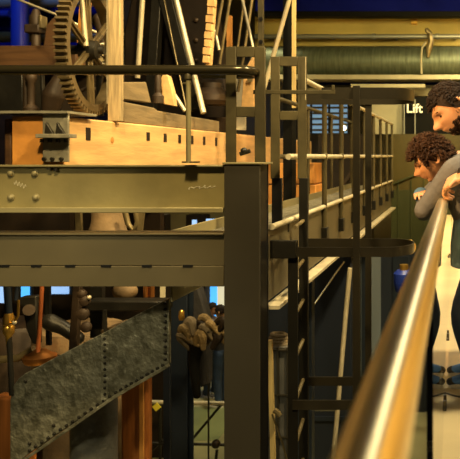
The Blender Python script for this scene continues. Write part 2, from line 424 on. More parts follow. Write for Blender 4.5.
# far railing of the walkway
wl = thing('walkway_railing', (XL,7.7,ZW), 'darker railing on the machine side of the receding walkway', 'railing')
MB().cyl((XL-.03,6.5,ZT), (XL-.03,YZ,ZT), .022).build('top_rail', 'frame_steel', wl)
MB().cyl((XL-.03,6.5,ZM), (XL-.03,YZ,ZM), .022).build('middle_rail', 'frame_steel', wl)
for y in (6.5,8,9.5,11.3):
    MB().cyl((XL-.03,y,.4), (XL-.03,y,ZT), .02).build('stanchion', 'frame_steel', wl)
for i, y in enumerate((6.6, 11.1)):
    tag(MB().box((-1.5,y,HF), (-1.36,y+.14,.19)).build('support_post', 'navy_steel', bevel=.004),
        ('dark steel post under the near part of the walkway', 'dark steel post under the far end of the walkway')[i], 'post')
tag(MB().tube([W(350,268,6.4), W(347,300,6.4), W(334,450,6.4), W(330,500,6.4)], .022, 12).build('drain_pipe', 'rail_white'),
    'slim pale pipe dropping from under the walkway behind the ladder cage', 'pipe')
tag(MB().tube([W(309,312,6.9), W(338,270,7.4), W(344,262,7.6)], .009, 8).build('guy_wire', 'pipe_grey'),
    'thin pale sloping bar on the dark casing under the walkway', 'bar')
tag(MB().tube([W(300,409,6.9), W(337,409,6.9)], .022, 10).build('cross_pipe', 'pipe_grey'),
    'short pale horizontal pipe behind the lowest cage hoop', 'pipe')

# ------------------------------------------------------------------ timber engine bed
XT = -2.6
tb = thing('timber_beam', (XT-.17,8.5,Z(162,4.65)), 'long pale squared timber running away above the bolted beam', 'timber')
MB().box((XT-.34,4.65,.86), (XT,12.6,ZC+.262)).build('baulk', 'timber_pale', tb, bevel=.012)
MB().box((XT-.34,4.632,.86), (XT,4.65,ZC+.262)).build('shaded_end', 'timber_orange', tb, bevel=.006)  # shaded end of the same timber, its shade put into an oranger colour
for px in (88,148,165,179.5,192,204,216):
    Y = -XT*F/(CX-px); h = 10.5*Y/F*(.8 if px > 100 else 1.2)
    MB().box((XT-.01,Y-.03,ZC+.2-h), (XT+.004,Y+.03,ZC+.2)).build('slot', 'timber_dark', tb)
Y = -XT*F/(CX-112)
MB().lathe((XT+.001,Y,ZC+.12), [(.02,0), (.025,.002), (.015,.004), (.006,.005)], axis=(1,0,0), n=16).build('knot', 'timber_orange', tb)
# cast bracket on the timber's corner
YK = 4.56
bk = thing('cast_bracket', (X(52,YK),YK,Z(162,YK)), 'grey cast iron bracket with triangular ribs on the end of the pale timber', 'bracket')
MB().box((X(38,YK),YK+.05,Z(162,YK)), (X(64,YK),YK+.068,Z(113,YK))).build('back_plate', 'iron_grey', bk, bevel=.003)
MB().box((X(38,YK),YK-.03,Z(138,YK)), (X(72,YK),YK+.06,Z(134,YK))).build('shelf', 'iron_grey', bk, bevel=.003)
for a in (44, 55):
    pA = W(a,134,YK+.02); pB = W(a+9,134,YK+.02); pC = W(a+1.5,122,YK+.02)
    MB().prism([pA,pB,pC], (0,.03,0)).build('rib', 'iron_dark', bk, bevel=.003)
for a in (42, 50, 58, 66):
    MB().cyl(W(a,139,YK+.01), W(a,142.5,YK+.01), .014, n=8).build('bolt', 'iron_dark', bk)
for a in (45, 53, 62):
    c = W(a,159,YK+.05); MB().cyl(c, c+Vector((0,-.02,0)), .012, n=8).build('bolt', 'iron_dark', bk)
MB().box((X(-10,YK),YK+.02,Z(113,YK)), (X(65,YK),YK+.4,Z(110.5,YK))).build('top_strip', 'iron_grey', bk)

MB().box((X(7,4.75),4.72,.86), (X(14,4.75),5.2,ZC+.25)).build('side_block', 'timber_brown', tb, bevel=.01)
# grey upper timbers (trestle) on the bed
ut = thing('upper_timber', (XT-.1,6.3,ZC+.262), 'grey weathered timber lying along the top of the pale timber', 'timber')
ya, yb = -XT*F/(CX-128), -XT*F/(CX-222)
XG = XT-.03
pts = [(XG,ya,ZC+.265), (XG,ya-.06,ZC+.43), (XG,ya+.55,ZC+.42), (XG,ya+.62,ZC+.40), (XG,yb,ZC+.385), (XG,yb,ZC+.265)]
MB().prism(pts, (-.065,0,0)).build('baulk', 'timber_grey', ut, bevel=.008)
MB().prism([(XG-.01,ya-.02,ZC+.45), (XG-.01,ya-.1,ZC+.575), (XG-.01,ya+.42,ZC+.63), (XG-.01,ya+.52,ZC+.46)], (-.065,0,0)).build('chock', 'timber_grey', ut, bevel=.008)
Yp = 5.32
up = thing('timber_upright', (X(115,Yp),Yp,ZC+.262), 'pale cracked wooden upright rising beside the toothed wheel', 'post')
MB().box((X(107.5,Yp),Yp,ZC+.264), (X(120,Yp),Yp+.06,3.2)).build('shaft', 'timber_post', up, bevel=.006)
MB().box((X(104.5,Yp),Yp+.03,ZC+.4), (X(107,Yp),Yp+.05,3.2)).build('side_strip', 'bright_rod', up)
# chair with pin behind upper timber
pc = thing('wooden_cheek', W(167,100,6.3), 'orange wooden cheek with a dark pin behind the grey timber', 'timber')
MB().prism([W(163,104,6.3), W(160,80,6.3), W(163,73,6.3), W(168,76,6.3), W(172,90,6.3), W(174,106,6.3)], (0,.08,0)).build('cheek', 'timber_pale', pc, bevel=.006)
MB().lathe(W(158,103,6.2), [(.05,0), (.05,.06), (.025,.09), (.03,.2), (.02,.26), (.012,.3)], n=14).build('pin', 'iron_brown', pc)

# brown cross timber top left, behind the wheel
tag(MB().box((X(-20,6.2),6.2,Z(66,6.2)), (X(76,6.2),6.5,Z(45.5,6.2))).build('cross_timber', 'timber_brown', bevel=.008),
    'dark brown horizontal timber behind the guard rail at the left edge', 'timber')
# pump valve standing on it
pv = thing('pump_valve', W(36,46,6.3), 'stubby grey metal valve standing on the brown timber in front of blue', 'valve')
c = W(36,46,6.35)
MB().lathe(c, [(.04,0), (.04,.1), (.03,.12), (.03,.16)], n=16).build('stem', 'iron_brown', pv)
MB().box((c.x-.075,c.y-.06,c.z+.11), (c.x+.06,c.y+.06,c.z+.19)).build('collar', 'iron_brown', pv, bevel=.012)
MB().lathe(c+Vector((0,0,.19)), [(.055,0), (.055,.07), (.04,.1), (.028,.14), (0,.15)], n=16).build('bonnet', 'iron_brown', pv)
MB().box((c.x+.05,c.y-.05,c.z+.16), (c.x+.075,c.y+.05,c.z+.27)).build('cover_plate', 'iron_brass', pv, bevel=.004)
wb = tag(MB().prism([W(43,46.2,6.3),W(46,25,6.3),W(52,18,6.3),W(62,18,6.3),W(62,46.2,6.3)], (0,.1,0)).build('wood_casing', 'timber_brown', bevel=.01), 'brown wooden casing behind the teeth of the big wheel', 'casing')

# ------------------------------------------------------------------ toothed wheel
Yc = 5.3; Xg = X(89,Yc); Zg = Z(50,Yc); R = .485
gw = thing('gear_wheel', (Xg,Yc,Zg-R), 'large iron toothed wheel with spokes at upper left', 'gear')
bm = MB(); n = 66
prof = []
for i in range(n):
    a0 = 2*PI*i/n
    for da, r in ((0,R-.02), (.42,R-.02), (.52,R+.012), (.84,R+.012), (.96,R-.02)):
        a = a0+da*2*PI/n; prof.append((r*math.cos(a), r*math.sin(a)))
Ri = R-.07; hw = .04
outA = [bm.bm.verts.new((Xg+hw,Yc+p[0],Zg+p[1])) for p in prof]; outB = [bm.bm.verts.new((Xg-hw,Yc+p[0],Zg+p[1])) for p in prof]
inn = [(Ri*p[0]/math.hypot(*p), Ri*p[1]/math.hypot(*p)) for p in prof]
inA = [bm.bm.verts.new((Xg+hw,Yc+p[0],Zg+p[1])) for p in inn]; inB = [bm.bm.verts.new((Xg-hw,Yc+p[0],Zg+p[1])) for p in inn]
m_ = len(prof)
for i in range(m_):
    j = (i+1) % m_
    bm.bm.faces.new((outA[i],outA[j],outB[j],outB[i])); bm.bm.faces.new((inA[i],inB[i],inB[j],inA[j]))
    bm.bm.faces.new((outA[i],inA[i],inA[j],outA[j])); bm.bm.faces.new((outB[i],outB[j],inB[j],inB[i]))
bm.build('toothed_rim', 'gear_iron', gw)
MB().lathe((Xg-.07,Yc,Zg), [(.05,0), (.07,.01), (.07,.13), (.05,.145), (.03,.145), (.03,.18), (0,.18)], axis=(1,0,0)).build('hub', 'iron_dark', gw)
for i in range(6):
    a = 2*PI*i/6+.62
    d = Vector((0,math.cos(a),math.sin(a)))
    o = Vector((Xg,Yc,Zg))
    sp = MB().bar(o+d*.07, o+d*(Ri+.01), .022, .05, up=(1,0,0)).bar(o+d*.07, o+d*(Ri+.01), .06, .016, up=(1,0,0))
    sp.build('spoke', 'gear_iron', gw, bevel=.003)
MB().cyl((Xg-.2,Yc,Zg), (Xg-.08,Yc,Zg), .035).build('shaft', 'iron_dark', gw)

gw.rotation_euler = (0,0,math.radians(6))
# second, smaller wheel cluster right of gear
pw = thing('pinion', W(104,55,5.9), 'small bright pinion with round boss beside the pale upright', 'gear')
c = W(104,55,5.9)
MB().lathe(c, [(.09,-.03), (.11,-.02), (.11,.02), (.07,.03), (.07,.05), (.03,.05), (.03,.08), (0,.08)], axis=(.5,-.85,.1)).build('wheel', 'iron_brass', pw)
MB().torus(c+Vector((.02,-.05,.0)), .085, .012, axis=(.5,-.85,.1)).build('flange_ring', 'bright_rod', pw)
MB().limb([W(100,20,5.9), W(104,38,5.9), W(103,48,5.9)], [.06,.035,.05]).build('arm', 'iron_brown', pw)

# large dark engine casing behind everything
ec = thing('beam_engine', W(180,100,8.5), 'large dark beam engine with bright rods filling the upper left background', 'machine')
MB().prism([W(124,128,8.9), W(124,30,8.9), W(140,-40,8.9), W(206,-40,8.9), W(232,128,8.9)], (0,.25,0)).build('casing', 'timber_dark', ec, bevel=.02)
MB().bar(W(160,-30,8.6), W(196,110,8.6), .16, .16).build('leg', 'iron_dark', ec, bevel=.01)
MB().bar(W(150,120,8.6), W(160,-30,8.6), .12, .12).build('leg', 'iron_dark', ec, bevel=.01)
MB().box((X(120,8.8),8.6,Z(132,8.8)), (X(232,8.8),8.8,Z(118,8.8))).build('sill', 'iron_brown', ec, bevel=.01)
MB().lathe(W(212,105,8.3), [(.16,0), (.2,.05), (.2,.12), (.12,.2), (.12,.26)], n=20).build('bearing', 'iron_brown', ec)
for py in (20,40,60,80):
    MB().lathe(W(196,py,8.88), [(.03,0), (.03,.01), (.0,.03)], axis=(0,-1,0), n=10).build('bolt', 'iron_brown', ec)
# ------------------------------------------------------------------ long bright rods and dark columns of the engine
def rod(name, p, q, Y0, Y1_, wpx, m, label, cat='rod', sq=False, group=None, par=None):
    a = W(p[0],p[1],Y0); b = W(q[0],q[1],Y1_); r = wpx/2*(Y0+Y1_)/2/F
    o = MB()
    if sq: o.bar(a, b, r*2, r*2)
    else: o.cyl(a, b, r, n=12)
    o = o.build(name, m, par)
    if not par: tag(o, label, cat, group)
    return o
rod('guide_rod', (144.3,-30), (137.4,78), 6.6, 6.6, 5, 'bright_rod', 'upright bright rod just right of the pale wooden upright', par=ec)
rod('tie_rod', (169,-30), (203.5,113), 7.2, 6.9, 5.5, 'bright_rod', 'thick bright sloping rod crossing behind the end of the guard rail', par=ec)
rod('tie_rod', (158,-30), (187,112), 7.8, 7.6, 1.6, 'iron_brass', 'thin dull rod parallel to the thick bright sloping rod', par=ec)
rod('short_strut', (170,88), (185,111), 6.9, 6.9, 4, 'bright_rod', 'short bright strut sloping down onto the grey timber', par=ec)
rod('brace_rod', (4,-6), (57,15), 5.9, 5.6, 2.6, 'bright_rod', 'thin bright rod sloping to the toothed wheel in front of blue', par=ec)
rod('brace_rod', (64,19), (100,34), 6.0, 6.2, 3, 'bright_rod', 'bright thin bar crossing behind the wheel spokes', par=ec)
rod('connecting_rod', (80,-20), (86,46), 5.2, 5.2, 5, 'bright_rod', 'upright bright rod in front of the wheel hub', par=ec)
rod('connecting_rod', (87,-20), (83,44), 5.6, 5.6, 8, 'timber_orange', 'orange wooden rod inside the toothed wheel', sq=True, par=ec)
rod('link_rod', (226,-20), (216,36), 7.2, 7.2, 3, 'iron_brass', 'bronze rod just right of the notched bar', par=ec)
rod('link_rod', (215,30), (219,50), 7.2, 7.2, 3, 'bright_rod', 'short bright link at the foot of the notched bar', par=ec)
rod('link_rod', (233,-20), (219.5,64), 7.4, 7.4, 3, 'iron_brass', 'long bronze rod ending behind the rounded rail end', par=ec)
rod('lattice_rod', (238,-20), (254,52), 7.8, 7.8, 3, 'bright_rod', 'bright lattice rod sloping down to the grab frame top', par=ec)
rod('lattice_rod', (255,-20), (238,92), 8.0, 8.0, 3, 'iron_brass', 'bronze lattice rod seen through the grab frame', par=ec)
rod('lattice_rod', (244,0), (237,52), 8.3, 8.3, 2.5, 'iron_brass', 'short dull lattice rod between the two bronze ones', par=ec)
rod('wood_rod', (229.5,16), (229.5,48), 7.6, 7.6, 4.5, 'timber_orange', 'short orange wooden bar above the grab frame', sq=True, par=ec)
rod('diagonal_rod', (296,-24), (263,92), 7.2, 7.2, 4.5, 'bright_rod', 'bright sloping rod passing between the two frames', par=ec)
rod('pale_strip', (294,-30), (294,108), 7.6, 7.6, 3.5, 'plank_tan', 'narrow pale upright strip above the ladder head frame', sq=True, par=ec)
rod('edge_highlight', (305.5,57), (305.5,100), 4.6, 4.6, .8, 'bright_rod', 'thin modelled highlight on the side of the ladder head frame', par=ec)  # highlight along the frame's edge, modelled as a bright sliver
# notched bar
nb = MB()
for i in range(9):
    p = W(213-i*.75, -8+i*8, 6.8); q = W(212.4-i*.75, -1+i*8, 6.8)
    nb.bar(p, q, .075 if i % 2 else .06, .06)
nb.bar(W(215,-20,6.83), W(209,66,6.83), .05, .05)
nb.build('notched_bar', 'timber_pale', ec, bevel=.004)
# dark columns
dc = thing('riveted_column', W(261,60,7.5), 'narrow olive upright with round holes left of the bright sloping rod', 'column')
MB().bar(W(261,-30,7.5), W(261,120,7.5), .05, .06).build('shaft', 'frame_steel', dc)
for py in (19, 42, 66):
    MB().lathe(W(261,py,7.46), [(.016,0), (.022,.002), (.022,.012), (.0,.013)], axis=(0,-1,0), n=14).build('hole_boss', 'black_steel', dc)
tag(MB().box((X(283,7.8),7.8,0), (X(292,7.8),8.0,3.6)).build('engine_post', 'panel_black'), 'black upright post beside the narrow pale strip', 'post')
pb = thing('pale_board', W(246,100,8.4), 'pale tapered board seen through the grab frame', 'board')
MB().prism([W(241,110,8.4), W(244,70,8.4), W(253,56,8.4), W(254,108,8.4)], (0,.06,0)).build('panel', 'timber_pale', pb, bevel=.005)
MB().cyl(W(250,80,8.35), W(250,80,8.42), .03).build('boss', 'iron_brass', pb)
MB().box((X(236,8.7),8.7,Z(130,8.7)), (X(245,8.7),8.75,Z(79,8.7))).build('back_strip', 'rail_white', pb)
# dark machinery behind the guard rail left
dm = thing('pump_assembly', W(40,110,5.7), 'dark pump assembly of levers and pipes behind the pale timber end', 'machine')
MB().lathe(W(31,112,5.7), [(.06,0), (.06,.03), (.03,.06), (.03,.24), (.045,.26), (.045,.3), (.02,.34)], n=16).build('pump_rod', 'iron_brown', dm)
MB().limb([W(50,112,5.8), W(54,95,5.8), W(60,78,5.8)], [.06,.09,.05]).build('lever', 'iron_brown', dm)
MB().box((X(-10,6.0),5.98,Z(113,6.0)), (X(24,6.0),6.3,Z(72,6.0))).build('tank', 'iron_dark', dm, bevel=.01)
MB().cyl(W(26,113,5.75), W(26,75,5.75), .022).build('pipe', 'iron_brown', dm)
MB().cyl(W(44,113,5.9), W(42,70,5.9), .018).build('pipe', 'iron_dark', dm)
MB().torus(W(90,100,6.0), .1, .018, axis=(.3,-1,0)).build('hand_wheel', 'iron_brown', dm)
MB().box((X(64,6.6),6.55,Z(113,6.6)), (X(120,6.6),6.7,Z(70,6.6))).build('back_panel', 'timber_dark', dm)
MB().cyl(W(95,116,5.9), W(91,86,5.9), .014).build('link', 'bright_rod', dm)
MB().cyl(W(100,116,5.9), W(100,70,5.9), .03).build('pillar', 'iron_dark', dm)

# strip between the two beams: small gear and cloth-like lever
gl = thing('lever_group', W(133,225,5.2), 'curved brass lever seen in the gap between the two beams', 'lever')
MB().tube([W(125,212,5.0), W(128,224,5.0), W(134,230,5.0), W(138,222,5.0), W(136,212,5.0)], .02, 10).build('hook', 'iron_brass', gl)
MB().bar(W(143,206,5.0), W(139,240,5.0), .035, .02).build('bar', 'iron_brass', gl)
MB().lathe(W(108,240,5.1), [(.1,0), (.13,.06), (.11,.14), (.11,.22)], n=18).build('cup', 'lagging_tan', gl)
MB().bar(W(78,200,5.1), W(80,245,5.1), .04, .03).build('link', 'iron_brass', gl)
MB().bar(W(72,200,5.1), W(74,245,5.1), .03, .03).build('link', 'iron_brown', gl)
MB().box((X(-30,6.9),6.9,Z(250,6.9)), (X(160,6.9),7.0,Z(165,6.9))).build('bed_panel', 'timber_dark', tb)
# orange lower timber beyond the ladder
YLt = 8.6
lt = thing('lower_timber', W(290,205,YLt), 'orange brown squared timbers stacked behind the ladder stiles', 'timber')
MB().box((X(263,YLt),YLt,Z(184,YLt)), (X(314,YLt),YLt+.5,Z(163,YLt))).build('upper_baulk', 'timber_orange', lt, bevel=.01)
MB().box((X(263,YLt),YLt,Z(206,YLt)), (X(316,YLt),YLt+.5,Z(185,YLt))).build('lower_baulk', 'timber_orange', lt, bevel=.01)
MB().box((X(262,YLt),YLt-.05,Z(212,YLt)), (X(318,YLt),YLt+.5,Z(206.5,YLt))).build('sill', 'timber_pale', lt, bevel=.006)

MB().box((X(268,8.92),8.92,HF), (X(312,8.92),9.08,Z(212,8.92))).build('pedestal', 'timber_dark', lt)
# ------------------------------------------------------------------ lower left: riveted plate and machinery
YP = 4.35
def PW(px, py): return W(px, py, YP+(168-px)*.0016)
rp = thing('riveted_trough', PW(90,400), 'large dented iron plate with rivet rows sloping across the lower left', 'plate')
outl = [(10,399), (12,388), (18,379), (25,373.5), (60,355), (105,332), (140,313), (169,298), (169,364), (140,380.5), (115,395), (80,419), (50,439), (26,456), (10,470)]
bm = MB().prism([PW(*p) for p in outl], (0,.035,0))
pl = bm.build('plate', 'rivet_plate', rp, bevel=.006)
MB().bar(PW(24,460)+Vector((0,-.012,0)), PW(115,396.5)+Vector((0,-.012,0)), .02, .035, up=(0,1,0)).bar(PW(115,396.5)+Vector((0,-.012,0)), PW(169,365)+Vector((0,-.012,0)), .02, .035, up=(0,1,0)).build('bottom_lip', 'rivet_plate', rp, bevel=.003)
MB().bar(PW(105.5,335)+Vector((0,-.005,0)), PW(105.5,400)+Vector((0,-.005,0)), .045, .008, up=(0,1,0)).build('seam_strip', 'rivet_plate', rp)
rv = [(105.5,338+i*6.2) for i in range(10)]+[(165.5,303+i*6.2) for i in range(10)]
for i in range(24):
    t = i/23
    if t < .6: a = t/.6; rv.append((30+a*85, 450-a*57))
    else: a = (t-.6)/.4; rv.append((115+a*48, 393-a*28))
rv += [(26,381), (54,425), (30,443)]
for px, py in rv:
    c = PW(px, py)
    MB().lathe(c+Vector((0,-.008,0)), [(.011,-.01), (.011,.0), (.008,.006), (0,.009)], axis=(0,-1,0), n=10).build('rivet', 'iron_dark', rp)
# cylinder below plate
tag(MB().lathe(W(94,480,4.8), [(.15,-2.0), (.15,.0), (.148,.3), (.148,.85)], n=32).build('boiler_pipe', 'boiler_grey'), 'fat dull grey iron pipe standing below the riveted plate', 'pipe')
rc = thing('timber_column', W(135,459,5.0), 'reddish orange varnished wooden upright under the riveted plate', 'post')
MB().box((X(119,5.0),5.02,HF), (X(146.5,5.0),5.11,Z(330,5.0))).build('shaft', 'timber_red', rc, bevel=.02)
MB().box((X(139,5.0),5.0,HF), (X(143.5,5.0),5.02,Z(330,5.0))).build('moulding', 'timber_orange', rc, bevel=.004)
tag(MB().box((X(-10,5.4),5.4,HF), (X(26,5.4),5.55,Z(398,5.4))).build('red_tank', 'timber_red', bevel=.02), 'dull red tank at the bottom left corner behind the riveted plate', 'tank')
fl = thing('flanged_pipe', W(30,350,5.5), 'horizontal brass edged pipe flange behind the top of the riveted plate', 'pipe')
MB().tube([W(-8,360,5.5), W(18,358,5.5), W(34,349,5.5)], .03, 10).build('pipe', 'iron_brass', fl)
MB().lathe(W(40,362,5.5), [(.11,0), (.12,.02), (.12,.05), (.08,.07), (.04,.1)], n=20).build('flange', 'copper', fl)
# water-gauge pipe with brass cock
gp = thing('gauge_pipe', W(7,330,4.6), 'blue grey upright pipe with a brass cock at the left edge', 'pipe')
MB().cyl(W(6,270,4.6), W(9,318,4.6), .022).build('pipe', 'navy_steel', gp)
MB().cyl(W(9,335,4.6), W(12,395,4.6), .017).build('lower_pipe', 'iron_dark', gp)
cc = W(8.7,336,4.6)
MB().lathe(cc, [(.015,-.05), (.02,0), (.034,.02), (.036,.06), (.03,.07), (.036,.08), (.034,.12), (.025,.15)], n=14).build('cock', 'brass', gp)
lv = MB().tube([W(18.5,300,4.5), W(18,316,4.5), W(13.5,323,4.5), W(10,324,4.6)], .009, 8).build('cock_lever', 'brass', gp)
MB().sph(W(14.5,322.5,4.5), .014).build('lever_knob', 'bright_rod', gp)
rod('red_lever', (43,270), (38,352), 4.8, 4.8, 4, 'red_paint', 'orange red upright rod behind the lower beam at left')
rod('blue_post', (20,270), (16,300), 5.6, 5.6, 4, 'navy_panel', 'short dark sloping strut beside the brass cock')
bs = thing('bell_crank', W(28,330,5.0), 'black curved bell crank left of the orange red rod', 'machine')
MB().prism([W(14,303,5.0), W(20,297,5.0), W(36,296,5.0), W(37,345,5.0), W(32,344,5.0), W(26,330,5.0), W(22,306,5.0)], (0,.07,0)).build('plate', 'iron_dark', bs, bevel=.01)
MB().cyl(W(29,310,4.96), W(29,310,5.02), .04).build('pivot', 'iron_brown', bs)
vb = thing('valve_gear', W(85,330,5.1), 'dark valve gear of rods and rollers above the riveted plate', 'machine')
MB().bar(W(79,270,5.1), W(73,365,5.1), .055, .05).build('hanger', 'iron_brown', vb, bevel=.006)
MB().bar(W(48,280,5.2), W(49,345,5.2), .03, .03).build('hanger', 'iron_dark', vb)
MB().limb([W(50,322,5.15), W(64,328,5.15), W(78,338,5.15)], [.06,.05,.045]).build('rocker', 'iron_dark', vb)
for px, py, r in ((82,294,.03), (85,301,.035), (83,314,.04), (86,327,.035)):
    MB().lathe(W(px,py,5.0), [(r,-.02), (r*1.15,0), (r,.02), (r*.4,.03), (0,.03)], axis=(.2,-1,.1), n=14).build('roller', 'iron_brown', vb)
MB().sph(W(89,297.5,4.98), .016).build('cap_nut', 'bright_rod', vb)
MB().bar(W(105,310,5.1), W(106,350,5.1), .02, .02).build('link', 'iron_dark', vb)
MB().box((X(88,5.2),5.15,Z(310,5.2)), (X(168,5.2),5.3,Z(300,5.2))).build('rail', 'iron_dark', vb, bevel=.01)
MB().prism([W(90,338,5.3),W(90,287,5.3),W(102,287,5.3),W(102,338,5.3)], (0,.05,0)).build('guide', 'iron_dark', vb)
lg = thing('lagged_cylinder', W(85,330,6.0), 'big tan lagged cylinder in the shade behind the valve gear', 'cylinder')
MB().lathe(W(80,420,6.0), [(.36,-2), (.36,0), (.36,.75), (.34,.8), (.2,.82)], n=32).build('shell', 'lagging_tan', lg)
MB().torus(W(80,345,6.0), .365, .02).build('band', 'iron_brown', lg)
lg2 = thing('lagged_cylinder', W(20,390,6.3), 'brown lagged cylinder in the shade behind the brass cock', 'cylinder')
MB().lathe(W(22,420,6.4), [(.33,-2), (.33,0), (.33,.85), (.3,.9)], n=32).build('shell', 'iron_brown', lg2)
tp = thing('leather_drum', W(124,296,5.7), 'tan rounded drum with copper pipes just below the lower beam', 'drum')
MB().sph(W(125,291,5.7), .1, (1.0,.8,.75)).build('drum', 'lagging_tan', tp)
for px in (146, 152):
    MB().cyl(W(px,280,5.6), W(px,297,5.6), .02).build('copper_pipe', 'copper', tp)
MB().box((X(160,5.6),5.6,Z(298,5.6)), (X(164,5.6),5.63,Z(284,5.6))).build('pale_plate', 'rail_white', tp)
tag(MB().cyl(W(122,345,5.35), W(114,325,5.35), .1).build('stub_drum', 'lagging_tan'), 'tan stub drum partly hidden by the riveted plate', 'drum')

# lit windows far behind the machine (left)
for i, (a, b, c_, d, m, lab) in enumerate(((-6,287,7,303,'glow_window','pale blue lit window pane at the far left edge'),
      (21,284,28.5,297,'screen_blue','deep blue lit window pane beside the black bell crank'),
      (50,284,68,294,'glow_window','pale blue lit window pane above the tan lagged cylinder'))):
    t = thing('lit_window', W((a+c_)/2,d,9.5), lab, 'window')
    MB().box((X(a,9.5),9.5,Z(d,9.5)), (X(c_,9.5),9.53,Z(b,9.5))).build('pane', m, t)
    MB().box((X(a-1.5,9.5),9.53,Z(d+1.5,9.5)), (X(c_+1.5,9.5),9.58,Z(b-1.5,9.5))).build('frame', 'navy_steel', t)
tag(MB().box((X(-60,10),10,HF), (X(165,10),10.2,Z(215,10))).build('partition', 'timber_dark'), 'dark boarded partition far behind the machine', 'partition')

# ------------------------------------------------------------------ dark blue column, ropes, hall behind
YCn = 6.0
nc = thing('navy_column', W(178,459,YCn), 'slim dark navy column standing left of the rope bundle', 'column')
MB().box((X(171,YCn),YCn,HF), (X(187,YCn),YCn+.015,Z(270,YCn))).build('front_flange', 'navy_steel', nc, bevel=.003)
MB().box((X(178,YCn),YCn+.015,HF), (X(180,YCn),YCn+.14,Z(270,YCn))).build('web', 'navy_steel', nc)
MB().box((X(171,YCn),YCn+.14,HF), (X(187,YCn),YCn+.155,Z(270,YCn))).build('rear_flange', 'navy_steel', nc)
tag(MB().box((X(163,7.5),7.5,HF), (X(170,7.5),7.56,Z(340,7.5))).build('rear_post', 'navy_panel', bevel=.004), 'dark post behind the yellow tag', 'post')
YR = 5.6
rbm = thing('rope_bundle', W(200,345,YR), 'bundle of tan rope and canvas hanging in front of the dark column', 'rope')
MB().sph(W(200,331,YR+.05), .085, (1.05,.7,.95)).build('canvas_roll', 'canvas', rbm)
rn = random.Random(9)
cl = [(184,333),(190,327),(195,336),(202,328),(200,340),(207,334),(212,329),(214,339),(220,333),(187,341),(206,322),(219,325)]
for i, (px, py) in enumerate(cl):
    a = rn.uniform(-.9,.9); r = rn.uniform(.024,.04); h = rn.uniform(6,10)
    c0 = W(px,py,YR-.03-.04*rn.random()); up_ = Vector((math.sin(a),rn.uniform(-.3,.3),math.cos(a)))*h*YR/F
    sd_ = Vector((math.cos(a),-.35,-math.sin(a)))*.035
    MB().limb([c0-up_-sd_, c0+up_*.6-sd_*.6, c0+up_, c0+up_*.6+sd_*.6, c0-up_+sd_], [r*.6,r,r,r,r*.6], n=9).build('rope_loop', ('rope','canvas','rope','timber_dark')[i%4], rbm)
MB().limb([W(197,345,YR), W(194,362,YR), W(197,395,YR)], [.06,.045,.03]).build('tail', 'panel_black', rbm)
tag(MB().lathe(W(181.5,320,5.85), [(.02,0), (.024,.02), (.022,.07), (.012,.085)], n=12).build('orange_float', 'brass'), 'small orange float hung on the navy column above the ropes', 'float')
tag(MB().prism([W(187,287,7), W(198,287,7), W(208,320,7), W(208,385,7), W(190,392,7), W(187,392,7)], (0,.15,0)).build('hanging_sack', 'sweater_dark', bevel=.02), 'dark brown cloth hanging behind the rope bundle', 'cloth')
sl = thing('spot_lamp', W(188,376,7.2), 'small glowing lamp on a pale stem right of the navy column', 'lamp')
MB().sph(W(188.3,375.5,7.0), .035, (1,.8,.6)).build('bulb', 'lamp_glow', sl)
MB().cyl(W(188.5,378,7.05), W(188.5,399,7.05), .025).build('stem', 'pipe_grey', sl)

# barrier in the hall
YH = 9.6
bt = thing('barrier', (X(190,YH),YH,HF), 'pale topped tubular barrier with crossed braces on the hall floor', 'barrier')
MB().cyl(W(140,402,YH), W(228,403.5,YH), .028).build('top_rail', 'rail_white', bt)
MB().cyl(W(140,443,YH), W(232,445,YH), .02).build('middle_rail', 'iron_dark', bt)
MB().cyl(W(222,404,YH), W(189,443,YH), .018).build('brace', 'iron_dark', bt)
MB().cyl(W(150,452,YH), W(163,440,YH), .018).build('brace', 'iron_dark', bt)
MB().cyl(W(160,402,YH), (X(160,YH),YH,HF), .02).build('post', 'iron_dark', bt)
MB().cyl(W(208.5,340,YH-.3), (X(208.5,YH-.3),YH-.3,HF), .012).build('post', 'iron_dark', bt)
MB().cyl(W(217,450,YH-.1), W(214,478,YH-.1), .02).build('brace', 'iron_dark', bt)
MB().sph(W(216,444,YH-.1), .06).build('clamp', 'iron_brown', bt)
MB().cyl(W(172,380,YH-2), W(175,470,YH-2), .012).build('cable', 'iron_brown', bt)
c = W(156.5,407,YH-.1)
tg = MB().obox(c, (.085,.01,.085), Euler((0,PI/4+.1,0))).build('warning_tag', 'tag_yellow')
tag(tg, 'small yellow diamond tag hanging from the pale barrier rail', 'tag')
struct(MB().box((X(187,12),10.6,HF), (X(226,11),12.0,HF+.004)).build('trim_3', 'floor_green'))
ds = thing('display_screen', W(214,312,15.2), 'bright blue and cream lit display panel in the far hall', 'display')
MB().box((X(204,15.2),15.2,Z(322,15.2)), (X(217,15.2),15.25,Z(284,15.2))).build('blue_panel', 'screen_blue', ds)
MB().box((X(217.3,15.2),15.2,Z(322,15.2)), (X(226,15.2),15.25,Z(284,15.2))).build('cream_panel', 'screen_pale', ds)
tag(MB().box((X(186,14.6),14.6,HF), (X(205,14.6),14.9,Z(215,14.6))).build('hall_pillar', 'timber_dark'), 'dark pillar in the far hall left of the lit display', 'pillar')
for i, (a, b, c_, d, m, lab) in enumerate(((206,219,211,226,'glow_window','tiny pale lit panel in the gap between the beams'), (192,220,196,228,'glow_window','tiny pale lit panel left of the walkway grating'), (212,219,224,232,'screen_blue','small deep blue lit panel beyond the walkway grating'))):
    tag(MB().box((X(a,14),14,Z(d,14)), (X(c_,14),14.05,Z(b,14))).build('lit_panel', m), lab, 'panel')

